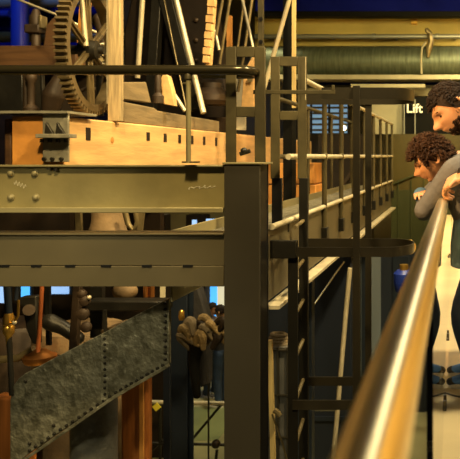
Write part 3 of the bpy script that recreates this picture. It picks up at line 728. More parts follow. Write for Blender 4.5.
# casing under the walkway and glazed partition
cs = thing('dark_casing', W(310,459,8.2), 'big dark navy machine casing under the walkway behind the ladder', 'casing')
MB().box((X(266,8.2),8.2,HF), (X(352,8.2),8.9,Z(246,8.2))).build('body', 'navy_panel', cs, bevel=.02)
MB().box((X(266,8.2),8.17,Z(420,8.2)), (X(352,8.2),8.2,Z(416,8.2))).build('ledge', 'navy_steel', cs)
gpn = thing('glazed_partition', W(400,420,11.8), 'dark glazed partition with pale mullions below the cage', 'partition')
MB().box((X(350,11.8),11.8,HF), (X(440,11.8),11.85,Z(252,11.8))).build('dark_panel', 'navy_panel', gpn)
for a, b, m in ((361,365,'glass_grey'), (371,381,'glass_grey'), (393,409,'navy_steel'), (412,425,'navy_steel')):
    MB().box((X(a,11.8),11.77,HF), (X(b,11.8),11.8,Z(256,11.8))).build('pane', m, gpn)
bl = thing('blue_bin', W(405,285,7), 'small bright blue rounded bin seen just left of the handrail', 'bin')
c = W(404,282,8.0)
MB().lathe(c, [(.05,-.15), (.1,-.1), (.12,.0), (.12,.1), (.08,.14)], n=18).build('body', 'blue_paint', bl)
MB().cyl(c+Vector((0,0,.14)), c+Vector((0,0,.2)), .05).build('cap', 'brass', bl)
tag(MB().sph(W(410,247,6), .05, (1,1,1.3)).build('wall_lamp', 'brass'), 'small amber knob at the rounded end of the middle cage hoop', 'knob')

# crate with rope, plank, cable next to column
cr = thing('slatted_crate', W(279,440,5.2), 'tall dark grey slatted crate squeezed between column and ladder', 'crate')
MB().box((X(262,5.2),5.2,HF), (X(289,5.2),5.45,Z(347,5.2))).build('body', 'crate_grey', cr, bevel=.006)
for px in (267, 278, 288):
    MB().box((X(px,5.2)-.008,5.185,HF), (X(px,5.2)+.008,5.2,Z(347,5.2))).build('slat', 'column_paint', cr)
for py in (349, 394, 436):
    MB().box((X(262,5.2),5.18,Z(py+1.5,5.2)), (X(289,5.2),5.2,Z(py,5.2))).build('batten', 'column_paint', cr)
bm = MB()
for i in range(4):
    bm.torus(W(279,344-i*3,5.3), .075-.008*i, .018, axis=(.05*(i-1),.05,1), n=26)
tag(bm.build('rope_coil', 'canvas'), 'coil of grey rope lying on the slatted crate', 'rope')
rod('leaning_plank', (270,340), (273.5,470), 4.9, 4.9, 4.5, 'plank_tan', 'tan upright lath beside the right edge of the steel column', 'plank', sq=True)
tag(MB().tube([W(272,414,4.75), W(276,425,4.75), W(283,445,4.75), W(288,465,4.75)], .007, 8).build('hanging_cable', 'iron_brass'), 'thin sloping cable in front of the slatted crate', 'cable')
tag(MB().tube([W(274,410,4.85), W(277,412,4.85), W(280,416,4.85)], .02, 8).build('cleat', 'iron_brass'), 'small pale cleat on the slatted crate front', 'cleat')

# ------------------------------------------------------------------ background at the top right
YD = 13.0
def bar_x(px0, px1, py0, py1, Y, d=.2): return MB().box((X(px0,Y),Y,Z(py1,Y)), (X(px1,Y),Y+d,Z(py0,Y)))
tag(bar_x(255,520,-40,11,12.6,.3).build('blue_bulkhead', 'blue_dull', bevel=.01), 'deep blue ceiling bulkhead along the top edge', 'bulkhead')
tag(bar_x(255,520,11.3,16,12.62,.25).build('dark_beam', 'panel_black'), 'thin black beam under the blue bulkhead', 'beam')
ob = thing('ochre_beam', W(380,32,13.4), 'broad ochre painted beam above the big round duct', 'beam')
bar_x(255,520,16.5,46,13.5,.3).build('web', 'beam_ochre', ob)
bar_x(255,520,16.5,19,13.35,.15).build('top_flange', 'beam_ochre', ob)
MB().box((X(411,13.3),13.3,Z(23,13.3)), (X(417,13.3),13.5,Z(18,13.3))).build('junction_box', 'brass', ob)
pp = thing('overhead_pipe', W(380,37,13.1), 'straight grey pipe running above the big round duct', 'pipe')
MB().cyl(W(255,36.5,13.1), W(520,36.5,13.1), .045).build('pipe', 'pipe_grey', pp)
for px in (374, 437):
    MB().lathe(W(px,36.5,13.1)-Vector((.04,0,0)), [(.045,0), (.055,.01), (.055,.07), (.045,.08)], axis=(1,0,0), n=14).build('coupling', 'pipe_grey', pp)
for px in (330, 395, 455):
    MB().box((X(px,13.1)-.012,13.09,Z(36.5,13.1)), (X(px,13.1)+.012,13.5,Z(34.5,13.1))).build('hanger', 'pipe_grey', pp)
vt = thing('valve_cluster', W(428,45,12.8), 'brass valve cluster hanging on the overhead pipe', 'valve')
MB().limb([W(427,30,12.58), W(430,34,12.58), W(431,42,12.58), W(429,48,12.58), W(428,56,12.58)], [.04,.05,.05,.06,.03]).build('body', 'iron_brass', vt)
MB().tube([W(426,42,12.55), W(422,48,12.55), W(421,60,12.55), W(421.5,74,12.55)], .02, 8).build('drop_pipe', 'tray_pale', vt)
MB().cyl(W(431,34,12.55), W(427,31,12.55), .035).build('handle', 'iron_brass', vt)
du = thing('round_duct', W(380,61,13.0), 'big round sheet metal ventilation duct crossing behind the ladder', 'duct')
zc_ = Z(61.5,13.0); r_ = .275
MB().cyl((X(255,13),13,zc_), (X(520,13),13,zc_), r_, n=48).build('shell', 'duct_metal', du)
for px in (306, 342, 374, 407, 440):
    MB().torus((X(px,13),13,zc_), r_+.004, .008, axis=(1,0,0), n=40, m=6).build('seam_ring', 'duct_metal', du)
tag(bar_x(255,520,74.6,79.3,12.6,.51).build('cable_tray', 'tray_pale', bevel=.004), 'pale cable tray under the big round duct', 'tray')
tag(bar_x(320,520,81.2,84,13.1,.2).build('dark_strip', 'blue_dull'), 'dark blue strip between cable tray and pale trim', 'strip')
tag(bar_x(351,425,84,87.5,12.5,.15).build('pale_trim', 'tray_pale'), 'pale trim just above the upper cage hoop', 'trim')
tag(bar_x(300,520,88,96,12.9,3.09).build('lower_fascia', 'wall_olive'), 'olive fascia behind the upper cage hoop', 'fascia')
# lift sign
sg = thing('lift_sign', W(430,134,12.3), 'black wall panel with the white word Lift', 'sign')
bar_x(403.5,500,97,134,12.4,.1).build('panel', 'panel_black', sg)
for px in (404.2, 415):
    bar_x(px-.5,px+.5,99,134,12.36,.03).build('mullion', 'pipe_grey', sg)
cu = bpy.data.curves.new('t', 'FONT'); cu.body = 'Lift'; cu.size = .222; cu.extrude = .004; cu.offset = .003
tmp = bpy.data.objects.new('tmp', cu); C.objects.link(tmp); bpy.context.view_layer.update()
dg = bpy.context.evaluated_depsgraph_get()
me = bpy.data.meshes.new_from_object(tmp.evaluated_get(dg)); bpy.data.objects.remove(tmp)
me.materials.clear(); me.materials.append(MATS['sign_white'])
tx = bpy.data.objects.new('lettering', me); C.objects.link(tx); tx.parent = sg
p = W(406.2,112.5,12.3); tx.matrix_parent_inverse = PINV(sg); tx.location = p; tx.rotation_euler = (PI/2,0,0); tx['label'] = 'white word Lift'
tag(bar_x(372,403.5,97,134,12.6,.1).build('wall_panel', 'tray_pale'), 'pale olive wall panel left of the Lift sign', 'panel')
og = thing('olive_screen_wall', W(420,250,12.2), 'olive glazed screen wall behind the boy', 'wall panel')
bar_x(391,470,134,252,12.2,.1).build('panel', 'panel_olive', og)
MB().cyl(W(391,185,12.17), W(470,152,12.17), .02).build('handrail_line', 'panel_green', og)
for px in (398, 411, 424):
    bar_x(px-.5,px+.5,180,252,12.17,.03).build('mullion', 'panel_green', og)
bar_x(391,470,190,252,12.185,.015).build('lower_panel', 'panel_green', og)
# blue window with slats behind walkway rails
wn = thing('slatted_window', W(330,140,13.5), 'blue lit slatted window seen between the walkway stanchions', 'window')
bar_x(300,347,99.5,133,13.5,.05).build('pane', 'window_blue', wn)
for i in range(6):
    bar_x(300,347,101+i*5.6,103+i*5.6,13.45,.04).build('slat', 'frame_steel', wn)
for px in (311, 329, 340): bar_x(px-1,px+1,99.5,133,13.42,.04).build('mullion', 'dark_steel', wn)
gl_ = thing('globe_light', W(343.5,132,13.2), 'small round glowing light in front of the slatted window', 'lamp')
MB().sph(W(343.5,128,13.35), .05).build('globe', 'lamp_glow', gl_)
MB().cyl(W(343.5,131,13.35), (X(343.5,13.35),13.35,HF), .015).build('stem', 'iron_dark', gl_)
# dark cabinets between
cb = thing('dark_cabinet', W(345,215,13), 'dark brown cabinet with a sloping brace behind the walkway railing', 'cabinet')
bar_x(318,372,134,255,12.9,.3).build('body', 'timber_dark', cb)
MB().bar(W(330,203,12.85), W(352,172,12.85), .14, .06).build('brace', 'iron_brown', cb)
MB().box((X(318,12.9),13.0,HF),(X(372,12.9),13.2,Z(255,12.9))).build('plinth', 'panel_black', cb)

# blue columns top left
tag(MB().cyl(W(20,60,11), W(20,-60,11), .125, n=32).build('blue_column', 'blue_paint'), 'bright blue round column behind the stubby valve', 'column')
bh = thing('blue_backdrop', W(60,60,12), 'blue lit backdrop of ducts behind the upper left machinery', 'backdrop')
MB().box((X(-60,12),12,Z(75,12)), (X(118,12),12.1,Z(-60,12))).build('panel', 'blue_dull', bh)
MB().box((X(-60,12),12,HF), (X(118,12),12.1,Z(75,12))).build('lower_panel', 'timber_dark', bh)
MB().cyl(W(-40,3,11.6), W(120,0,11.6), .1).build('duct', 'pipe_grey', bh)
MB().cyl(W(-40,14,11.6), W(10,14,11.6), .06).build('duct', 'blue_paint', bh)
MB().cyl(W(-40,37,11.6), W(120,37,11.6), .09).build('duct', 'panel_olive', bh)
wbk = thing('wall_bracket', W(128,70,10.5), 'pale blue grey wall fitting between the wooden upright and the bright rod', 'fitting')
MB().box((X(122,10.5),10.5,Z(72,10.5)), (X(152,10.5),10.6,Z(48,10.5))).build('panel', 'glass_grey', wbk)
MB().cyl(W(122,36,10.5), W(140,43,10.5), .05).build('arm', 'tray_pale', wbk)
# ------------------------------------------------------------------ people
def frame(fwd, up):
    f = Vector(fwd).normalized(); u = Vector(up); l = u.cross(f).normalized(); u = f.cross(l)
    return Matrix((f, l, u)).transposed()       # columns: forward, left, up
def head_mesh(bm, c, R, s):
    # R: 3x3 frame; s: scale (1 = adult)
    nu, nv = 56, 40; rows = []
    def g(y, z, y0, z0, wy, wz): return math.exp(-((y-y0)/wy)**2-((z-z0)/wz)**2)
    for i in range(nv+1):
        th = PI*i/nv; row = []
        for j in range(nu):
            ph = 2*PI*j/nu
            x = .097*math.sin(th)*math.cos(ph); y = .076*math.sin(th)*math.sin(ph); z = .118*math.cos(th)
            if z < 0:
                k = -z/.118
                y *= 1-.34*k**1.4
                if x < 0: x *= 1-.55*k**1.5
                else: x = x*(1+.15*k)+.012*k
            if x > 0:
                w = min(1, x/.03)
                x += w*(.032*g(y,z,0,-.025,.0150,.017)+.020*g(y,z,0,-.004,.0095,.022))
                x += w*(.009*g(y,z,0,.026,.05,.010)-.013*(g(y,z,.031,.004,.016,.011)+g(y,z,-.031,.004,.016,.011)))
                x += w*(.010*g(y,z,0,-.053,.022,.0055)+.010*g(y,z,0,-.065,.018,.006)-.004*g(y,z,0,-.077,.025,.006)+.016*g(y,z,0,-.097,.026,.015))
                x += w*.004*(g(y,z,.04,-.025,.018,.018)+g(y,z,-.04,-.025,.018,.018))
            row.append(bm.bm.verts.new(Vector(c)+R @ (Vector((x,y,z))*s)))
        rows.append(row)
    for i in range(nv):
        for j in range(nu):
            try: bm.bm.faces.new((rows[i][j], rows[i][(j+1)%nu], rows[i+1][(j+1)%nu], rows[i+1][j]))
            except Exception: pass
    for sgn in (1,-1):
        e = Vector(c)+R @ (Vector((-.010,sgn*.074,-.012))*s)
        pts = [e+R @ (Vector((-.006+.014*math.cos(a)-.005*math.sin(a), sgn*(.004-.006*math.cos(a)), .026*math.sin(a)))*s) for a in [2*PI*k/14 for k in range(14)]]
        bm.tube(pts, .0065*s, 8, closed=True)
        bm.sph(e, .017*s, (.85,.3,1.3), R.to_4x4().to_euler(), n=7)
def hand_mesh(bm, wrist, d, back, s=1., curl=(35,45,30), spread=.0225, thumb_side=1, thumb_dir=None, thumb_curl=25):
    # d: direction of the hand, back: normal of its back; curl: bend of the three joints towards the palm
    d = Vector(d).normalized(); b = Vector(back); b = (b-d*b.dot(d)).normalized(); sd = d.cross(b).normalized()
    w = Vector(wrist); L = .088*s
    for i, o in enumerate((-1.5,-.5,.5,1.5)):
        bm.limb([w+sd*o*.011*s, w+d*L*.55+sd*o*.019*s+b*.004*s, w+d*L+sd*o*spread*s], [.017*s,.0145*s,.0115*s], n=10, step=3)
    lens = (.070,.080,.075,.058); 
    for i, o in enumerate((-1.5,-.5,.5,1.5)):
        if thumb_side > 0: ln = lens[::-1][i]*1.0
        else: ln = lens[i]
        p = w+d*L+sd*o*spread*s; P = [p]; a = 0
        for k, fr in enumerate((.45,.30,.25)):
            a += math.radians(curl[k]); p = p+(d*math.cos(a)-b*math.sin(a)+sd*o*.03)*ln*fr*s*1.12; P.append(p)
        bm.limb(P, [.0098*s,.0088*s,.008*s,.0066*s], n=10, step=4)
    t0 = w+d*L*.28+sd*thumb_side*.022*s-b*.004*s
    td = Vector(thumb_dir).normalized() if thumb_dir else (d*.65+sd*thumb_side*.7-b*.25).normalized()
    t1 = t0+td*.036*s; t2 = t1+(td*math.cos(math.radians(thumb_curl))-b*math.sin(math.radians(thumb_curl))).normalized()*.030*s
    t3 = t2+(td*.7+d*.4-b*.4).normalized()*.024*s
    bm.limb([t0-d*.01*s, t0, t1, t2, t3], [.015*s,.0155*s,.0125*s,.011*s,.0085*s], n=10, step=4)
def oval(bm, secs, n=22):
    # loft of oval sections: (centre, half-width vector, half-depth vector)
    rings = []
    for c, a, b in secs:
        c = Vector(c); a = Vector(a); b = Vector(b)
        rings.append([bm.bm.verts.new(c+a*math.cos(2*PI*j/n)+b*math.sin(2*PI*j/n)) for j in range(n)])
    for i in range(len(rings)-1):
        for j in range(n): bm.bm.faces.new((rings[i][j], rings[i][(j+1)%n], rings[i+1][(j+1)%n], rings[i+1][j]))
    bm.bm.faces.new(rings[0][::-1]); bm.bm.faces.new(rings[-1])
def skin(o, vox, sm=4):
    r = o.modifiers.new('remesh', 'REMESH'); r.mode = 'VOXEL'; r.voxel_size = vox; r.use_smooth_shade = True
    if sm:
        k = o.modifiers.new('smooth', 'SMOOTH'); k.iterations = sm; k.factor = .5
def torso_secs(hip, sho, lat, wid, dep, grow=0):
    hip = Vector(hip); sho = Vector(sho); ax = (sho-hip).normalized(); lat = Vector(lat).normalized(); f = lat.cross(ax).normalized()
    out = []
    for t, w, d in ((-.16,.72,.85), (-.05,.93,1.0), (.12,.9,.95), (.35,.82,.88), (.6,.93,1.0), (.82,1.0,.98), (.95,.86,.8), (1.04,.5,.55)):
        out.append((hip.lerp(sho, t), lat*(wid*w+grow), f*(dep*d+grow)))
    return out
def curls(c, R, s, m, name, parent, count, seed, face_lim, low, curl_r=.011, wild=1.):
    rnd = random.Random(seed); bm = MB()
    # base cap
    n = 0; k = 0
    while n < count and k < count*30:
        k += 1
        u = rnd.uniform(-1,1); ph = rnd.uniform(0,2*PI); q = math.sqrt(1-u*u)
        d = Vector((q*math.cos(ph), q*math.sin(ph), u))
        x, y, z = .097*d.x, .078*d.y, .118*d.z
        if z < low+.0 and x > -.03: continue
        if z < -.055: continue
        if x > face_lim and z < .055+.25*max(0,.07-x): continue
        if abs(y) > .05 and abs(x) < .035 and z < .012: continue
        n += 1
        p = Vector(c)+R @ (Vector((x,y,z))*s*1.01); nrm = (R @ Vector((x/.097**2,y/.078**2,z/.118**2))).normalized()
        tg = nrm.cross(Vector((rnd.uniform(-1,1),rnd.uniform(-1,1),rnd.uniform(-1,1)))).normalized(); bt = nrm.cross(tg)
        pts = []; L = rnd.uniform(.018,.036)*s*wild; rr = curl_r*s*rnd.uniform(.5,1.)
        for i in range(9):
            a = i*.95; t = i/8
            pts.append(p+nrm*(L*t-.004)+(tg*math.cos(a)+bt*math.sin(a))*rr+Vector((0,0,-.010*t*t*s)))
        bm.tube(pts, 0, 6, rads=[.0036*s,.0038*s,.0038*s,.0036*s,.0034*s,.003*s,.0026*s,.0022*s,.0015*s])
    for i in range(7):       # underlying cap, keeps the scalp covered
        pass
    rings = []
    nu, nv = 36, 16
    for i in range(nv+1):
        row = []
        for j in range(nu):
            ph = 2*PI*j/nu; fw = math.cos(ph)
            tmax = math.radians(62) if fw > .75 else (math.radians(62)+ (math.radians(108)-math.radians(62))*min(1,(.75-fw)/.9))
            th = tmax*i/nv
            x = .097*math.sin(th)*math.cos(ph); y = .078*math.sin(th)*math.sin(ph); z = .118*math.cos(th)
            row.append(bm.bm.verts.new(Vector(c)+R @ (Vector((x,y,z))*s*1.06)))
        rings.append(row)
    for i in range(nv):
        for j in range(nu): bm.bm.faces.new((rings[i][j], rings[i][(j+1)%nu], rings[i+1][(j+1)%nu], rings[i+1][j]))
    return bm.build(name, m, parent)
def eyes(c, R, s, parent, brow):
    for sgn in (1,-1):
        MB().sph(Vector(c)+R @ (Vector((.073,sgn*.031,.001))*s), .0105*s, (1,1.1,.75), R.to_4x4().to_euler(), n=7).build('eye', 'eye_dark', parent)
        pts = [Vector(c)+R @ (Vector((.094-.35*abs(t-.2)*.04-.3*(t*.028)**2*30,sgn*(.012+t*.032),.021+.006*math.sin(t*2.6)))*s) for t in (0,.25,.5,.75,1)]
        MB().tube(pts, .004*s, 6).build('eyebrow', brow, parent)
    MB().sph(Vector(c)+R @ (Vector((.094,0,-.0585))*s), .016*s, (.45,1.2,.42), R.to_4x4().to_euler(), n=7).build('mouth', 'lip', parent)
def shoe(x, y, z0, ang, L, parent, m, sole, extra=None):
    # ang: direction the toe points to
    d = Vector((math.cos(ang), math.sin(ang), 0)); sd = Vector((-d.y, d.x, 0)); o = Vector((x,y,z0)); k = L/.28
    bm = MB(); prof = [(-.5,.030,.10), (-.42,.036,.105), (-.2,.036,.10), (-.02,.040,.085), (.15,.046,.068), (.32,.047,.052), (.44,.038,.042), (.5,.018,.032)]
    oval(bm, [(o+d*t*L+Vector((0,0,(h*.5+.018)*k)), sd*w*k, Vector((0,0,h*.5*k))) for t, w, h in prof], 18)
    sh = bm.build('shoe', m, parent)
    bm = MB(); pts = []
    prof2 = [(t,w*1.06) for t, w, h in prof]
    pts = [o+d*t*L*1.01+sd*w*k for t, w in prof2]+[o+d*t*L*1.01-sd*w*k for t, w in prof2[::-1]]
    bm.prism(pts, (0,0,.03*k)); bm.build('sole', sole, sh, bevel=.004)
    for t in (.02,.1,.18):
        MB().cyl(o+d*t*L+sd*.022*k+Vector((0,0,(.112-.13*t)*k)), o+d*t*L-sd*.022*k+Vector((0,0,(.112-.13*t)*k)), .004*k, n=8).build('lace', 'shoe_white', sh)
    if extra:
        MB().sph(o+d*.40*L+Vector((0,0,.035*k)), .043*k, (1.0,.98,.62), Euler((0,0,ang))).build('toe_cap', extra, sh)
    return sh

# ---- boy leaning over the rail
by = 3.1
hc = Vector((X(432.5,by), by-.01, Z(158.5,by)))
Rb = frame((-.82,-.06,-.57), (-.57,0,.82)); sb = .80
bm = MB(); head_mesh(bm, hc, Rb, sb)
shL = Vector((-.005,by-.085,.95)); shR = Vector((.01,by+.15,.955)); neck = Vector((.012,by+.02,.985)); hip = Vector((.135,by+.03,.57))
bm.limb([hc+Rb @ Vector((-.035,0,-.05)), hc+Rb @ Vector((-.05,0,-.09)), neck], [.043,.042,.05])
oval(bm, torso_secs(hip, neck, (0,1,0), .115, .075))
elL = Vector((-.138,by-.07,.772)); wrL = Vector((-.14,by+.13,.83))
elR = Vector((-.15,by+.24,.80)); wrR = Vector((-.158,by+.06,.835))
bm.limb([shL, elL], [.038,.03]); bm.limb([elL, wrL], [.03,.021])
bm.limb([shR, elR], [.038,.03]); bm.limb([elR, wrR], [.03,.021])
hand_mesh(bm, wrL, (.3,1,.1), (-.4,.1,.9), .72, (10,20,15), thumb_side=1)
hand_mesh(bm, wrR, (0,-1,.15), (-.3,0,1), .72, (15,20,15), thumb_side=-1)
kn = [Vector((.025,by-.05,.32)), Vector((.04,by+.12,.33))]; an = [Vector((.085,by-.03,.085)), Vector((.095,by+.14,.085))]
hj = [hip+Vector((0,-.06,-.02)), hip+Vector((0,.06,-.02))]
for i in (0,1): bm.limb([hj[i], kn[i], an[i]], [.07,.045,.032])
for i in (0,1): bm.limb([an[i], an[i]+Vector((-.02,-.02,-.04))], [.028,.02])
boy = bm.build('person', 'skin'); skin(boy, .0034, 2)
tag(boy, 'curly haired boy in a grey jacket leaning over the handrail and looking down', 'person')
curls(hc, Rb, sb*1.0, 'hair_boy', 'hair', boy, 1900, 5, .045, -.02, .0085, 1.55)
eyes(hc, Rb, sb, boy, 'hair_boy')
bm = MB()
oval(bm, [(c+Vector((0,0,.0)), a, b) for c, a, b in torso_secs(hip+Vector((-.01,0,-.0)), neck+Vector((.0,0,-.01)), (0,1,0), .125, .092, .006)])
bm.limb([shL+Vector((.05,.03,.01)), shL, shL.lerp(elL,.5)+Vector((-.004,0,-.004)), elL], [.055,.058,.050,.044]); bm.limb([elL, elL.lerp(wrL,.85)], [.044,.033])
bm.limb([shR, elR], [.056,.043]); bm.limb([elR, elR.lerp(wrR,.8)], [.043,.033])
bm.torus(neck+Vector((-.012,0,.015)), .058, .017, axis=(-.35,0,1))
j = bm.build('jacket', 'jacket_grey', boy); skin(j, .0055, 4)
bm = MB(); oval(bm, [(hip+Vector((-.06,-.0,-.05)), (0,.133,0), (.10,0,0)), (hip+Vector((-.057,0,.05)), (0,.136,0), (.104,0,0)), (hip+Vector((-.052,0,.18)), (0,.128,0), (.092,0,0))])
j = bm.build('jacket_hem', 'hem_blue', boy); skin(j, .006, 3); j['label'] = 'dull blue lower part of the jacket'
bm = MB().limb([elR.lerp(wrR,.76), elR.lerp(wrR,1.02)], [.036,.034]); o = bm.build('cuff', 'cuff_blue', boy); o['label'] = 'bright blue cuff'
bm = MB(); oval(bm, [(hip+Vector((0,0,-.08)), (0,.105,0), (.08,0,0)), (hip+Vector((0,0,.06)), (0,.118,0), (.092,0,0))])
for i in (0,1): bm.limb([hj[i], kn[i], an[i]+Vector((0,0,.0))], [.08,.06,.046])
j = bm.build('trousers', 'jeans_navy', boy); skin(j, .0055, 3)
shoe(.062, by+.12, 0, math.radians(176), .19, boy, 'shoe_blue', 'shoe_white', 'shoe_dark')
shoe(.062, by-.03, 0, math.radians(186), .19, boy, 'shoe_blue', 'shoe_white', 'shoe_dark')

# ---- bearded man behind him
my = 3.36
mc = Vector((X(453.5,my), my, Z(106.5,my)))
Rm = frame((-.74,-.14,-.66), (-.67,0,.74)); sm_ = 1.07
bm = MB(); head_mesh(bm, mc, Rm, sm_)
mneck = Vector((.135,my+.03,1.185)); mhip = Vector((.50,my+.05,.88))
bm.limb([mc+Rm @ Vector((-.04,0,-.05)), mc+Rm @ Vector((-.06,0,-.10)), mneck], [.056,.056,.065])
oval(bm, torso_secs(mhip, mneck, (0,1,0), .165, .10))
sL = Vector((.19,my-.16,1.12)); sR = Vector((.17,my+.22,1.13))
eL = Vector((.34,2.98,.93)); wL = Vector((.035,2.88,.928))
eR = Vector((.10,my+.34,.90)); wR = Vector((-.02,my+.28,.875))
bm.limb([sL, eL], [.052,.042]); bm.limb([eL, wL], [.042,.027])
bm.limb([sR, eR], [.052,.042]); bm.limb([eR, wR], [.042,.027])
hand_mesh(bm, wL, (-.85,.42,-.42), (-.4,-.45,1), 1.0, (38,52,40), thumb_side=1, thumb_dir=(-.55,-.8,-.12))
hand_mesh(bm, wR, (-1,-.1,-.2), (-.2,0,1), .95, (38,52,40), thumb_side=1)
mh = [mhip+Vector((0,-.09,-.03)), mhip+Vector((0,.09,-.03))]; mk = [Vector((.43,my-.06,.48)), Vector((.40,my+.16,.48))]; ma = [Vector((.47,my-.06,.09)), Vector((.44,my+.17,.09))]
for i in (0,1):
    bm.limb([mh[i], mk[i], ma[i]], [.088,.056,.04]); bm.limb([ma[i], ma[i]+Vector((-.08,0,-.04))], [.038,.028])
man = bm.build('person', 'skin'); skin(man, .0036, 2)
tag(man, 'bearded dark haired man in dark clothes bending over the handrail behind the boy', 'person')
curls(mc, Rm, sm_*.985, 'hair', 'hair', man, 1500, 11, .015, -.0, .005, .65)
eyes(mc, Rm, sm_, man, 'beard')
bm = MB(); rnd = random.Random(4); k = 0
while k < 900:
    z = rnd.uniform(-.122,-.02); y = rnd.uniform(-.075,.075)
    if z > -.066 and abs(y) < .030: continue
    if z > -.085 and abs(y) < .022 and z < -.04: continue
    kk = -z/.118; yw = .076*(1-.34*kk**1.4)
    if z < -.1 and abs(y) > .04: continue
    q = 1-(z/.13)**2-(y/max(yw,.02))**2*.92
    if q < 0: continue
    x = .097*math.sqrt(q)*(1+.15*kk)+.014*kk
    if x < .0: continue
    if z > -.050 and x > .018: continue
    if z > -.068 and x > .060 and abs(y) > .026: continue
    if z > -.075 and x > .06 and abs(y) > .03: continue
    p = mc+Rm @ Vector((x,y,z)); dn = (Rm @ Vector((x*1.1,y,z*1.2))).normalized()
    bm.limb([p-dn*.003, p+dn*.004+Vector((rnd.uniform(-.005,.005),rnd.uniform(-.005,.005),-.004))], [.0032,.0018], n=5, step=1); k += 1
pts = [mc+Rm @ Vector((.110-.016*t*t,.026*t,-.044-.010*t*t)) for t in (-1,-.6,-.2,.2,.6,1)]
bm.tube(pts, .004, 6)
bm.build('beard', 'beard', man)
bm = MB(); oval(bm, torso_secs(mhip, mneck+Vector((.01,0,0)), (0,1,0), .185, .125, .006))
bm.limb([sR, eR], [.075,.058]); bm.limb([eR, eR.lerp(wR,.8)], [.058,.042])
bm.torus(mneck+Vector((-.02,0,.025)), .068, .02, axis=(-.7,0,.7))
j = bm.build('sweater', 'sweater_dark', man); skin(j, .007, 4)
bm = MB().limb([sL+Vector((.05,.05,0)), sL, eL], [.07,.076,.06]); bm.limb([eL, eL.lerp(wL,.97)], [.06,.036])
j = bm.build('sleeve', 'sleeve_pale', man); skin(j, .0055, 4); j['label'] = 'pale grey sleeve'
d = (wL-eL).normalized(); p = eL.lerp(wL,1.02)
MB().cyl(p-d*.012, p+d*.016, .036, n=24).build('wrist_band', 'sweater_dark', man, bevel=.004)
bm = MB(); oval(bm, [(mhip+Vector((0,0,-.1)), (0,.16,0), (.12,0,0)), (mhip+Vector((.01,0,.1)), (0,.175,0), (.135,0,0))])
for i in (0,1): bm.limb([mh[i], mk[i], ma[i]], [.108,.08,.068])
j = bm.build('trousers', 'jeans_navy', man); skin(j, .007, 3)
for i in (0,1): shoe(ma[i].x-.06, ma[i].y, 0, PI, .28, man, 'shoe_dark', 'shoe_white')

# ---- visitors down in the hall
def stander(x, y, ang, H, label, top, pants, hairm, paper=False):
    k = H/1.75; f = Vector((math.cos(ang), math.sin(ang), 0)); l = Vector((-f.y, f.x, 0)); o = Vector((x,y,HF)); up = Vector((0,0,1))
    def P(a, b, c): return o+f*a*k+l*b*k+up*c*k
    hc = P(.03,0,1.63); R = frame(f-up*.25, up+f*.25); bm = MB(); head_mesh(bm, hc, R, k)
    bm.limb([P(-.01,0,1.56), P(-.02,0,1.45)], [.055*k,.062*k]); oval(bm, torso_secs(P(0,0,.95), P(-.01,0,1.45), l, .165*k, .1*k))
    arms = []
    for s in (1,-1):
        a, b, c = P(-.01,s*.19,1.38), P(.02,s*.25,1.10), P(.26,s*.10,1.10)
        arms.append((a,b,c)); bm.limb([a,b,c], [.05*k,.04*k,.027*k]); hand_mesh(bm, c, f-l*s*.3, up, k, (25,35,20), thumb_side=s)
    for s in (1,-1):
        bm.limb([P(0,s*.09,.92), P(.02,s*.1,.5), P(-.01,s*.1,.09)], [.085*k,.055*k,.04*k]); bm.limb([P(-.01,s*.1,.08), P(.09,s*.1,.05)], [.038*k,.03*k])
    b_ = bm.build('person', 'skin'); skin(b_, .009, 2); tag(b_, label, 'person')
    curls(hc, R, k, hairm, 'hair', b_, 160, int(x*100) % 97, .05, -.015, .006, .6)
    bm = MB(); oval(bm, torso_secs(P(0,0,.93), P(-.01,0,1.46), l, .18*k, .12*k))
    for a, b, c in arms: bm.limb([a,b,b.lerp(c,.85)], [.07*k,.056*k,.042*k])
    j = bm.build('top', top, b_); skin(j, .012, 2)
    bm = MB(); oval(bm, [(P(0,0,.85), l*.155*k, f*.11*k), (P(0,0,1.0), l*.165*k, f*.12*k)])
    for s in (1,-1): bm.limb([P(0,s*.09,.92), P(.02,s*.1,.5), P(-.01,s*.1,.08)], [.1*k,.075*k,.062*k])
    j = bm.build('trousers', pants, b_); skin(j, .012, 2)
    for s in (1,-1):
        q = P(.05,s*.1,0); shoe(q.x, q.y, HF, ang, .27*k, b_, 'shoe_dark', 'shoe_white')
    return P
P = stander(X(211,12.6), 12.6, math.radians(-25), 1.68, 'visitor in a pale lilac top standing on the far hall floor', 'shirt_lilac', 'jeans_navy', 'hair')
c = P(.36,0,1.12)
tag(MB().obox(c, (.22,.012,.3), Euler((-.9,0,.9))).build('leaflet', 'paper_blue'), 'pale blue leaflet held by the visitor in lilac', 'leaflet')
stander(X(224,12.2), 12.1, math.radians(160), 1.74, 'visitor in a black coat beside the visitor in lilac', 'coat_black', 'jeans_navy', 'hair')
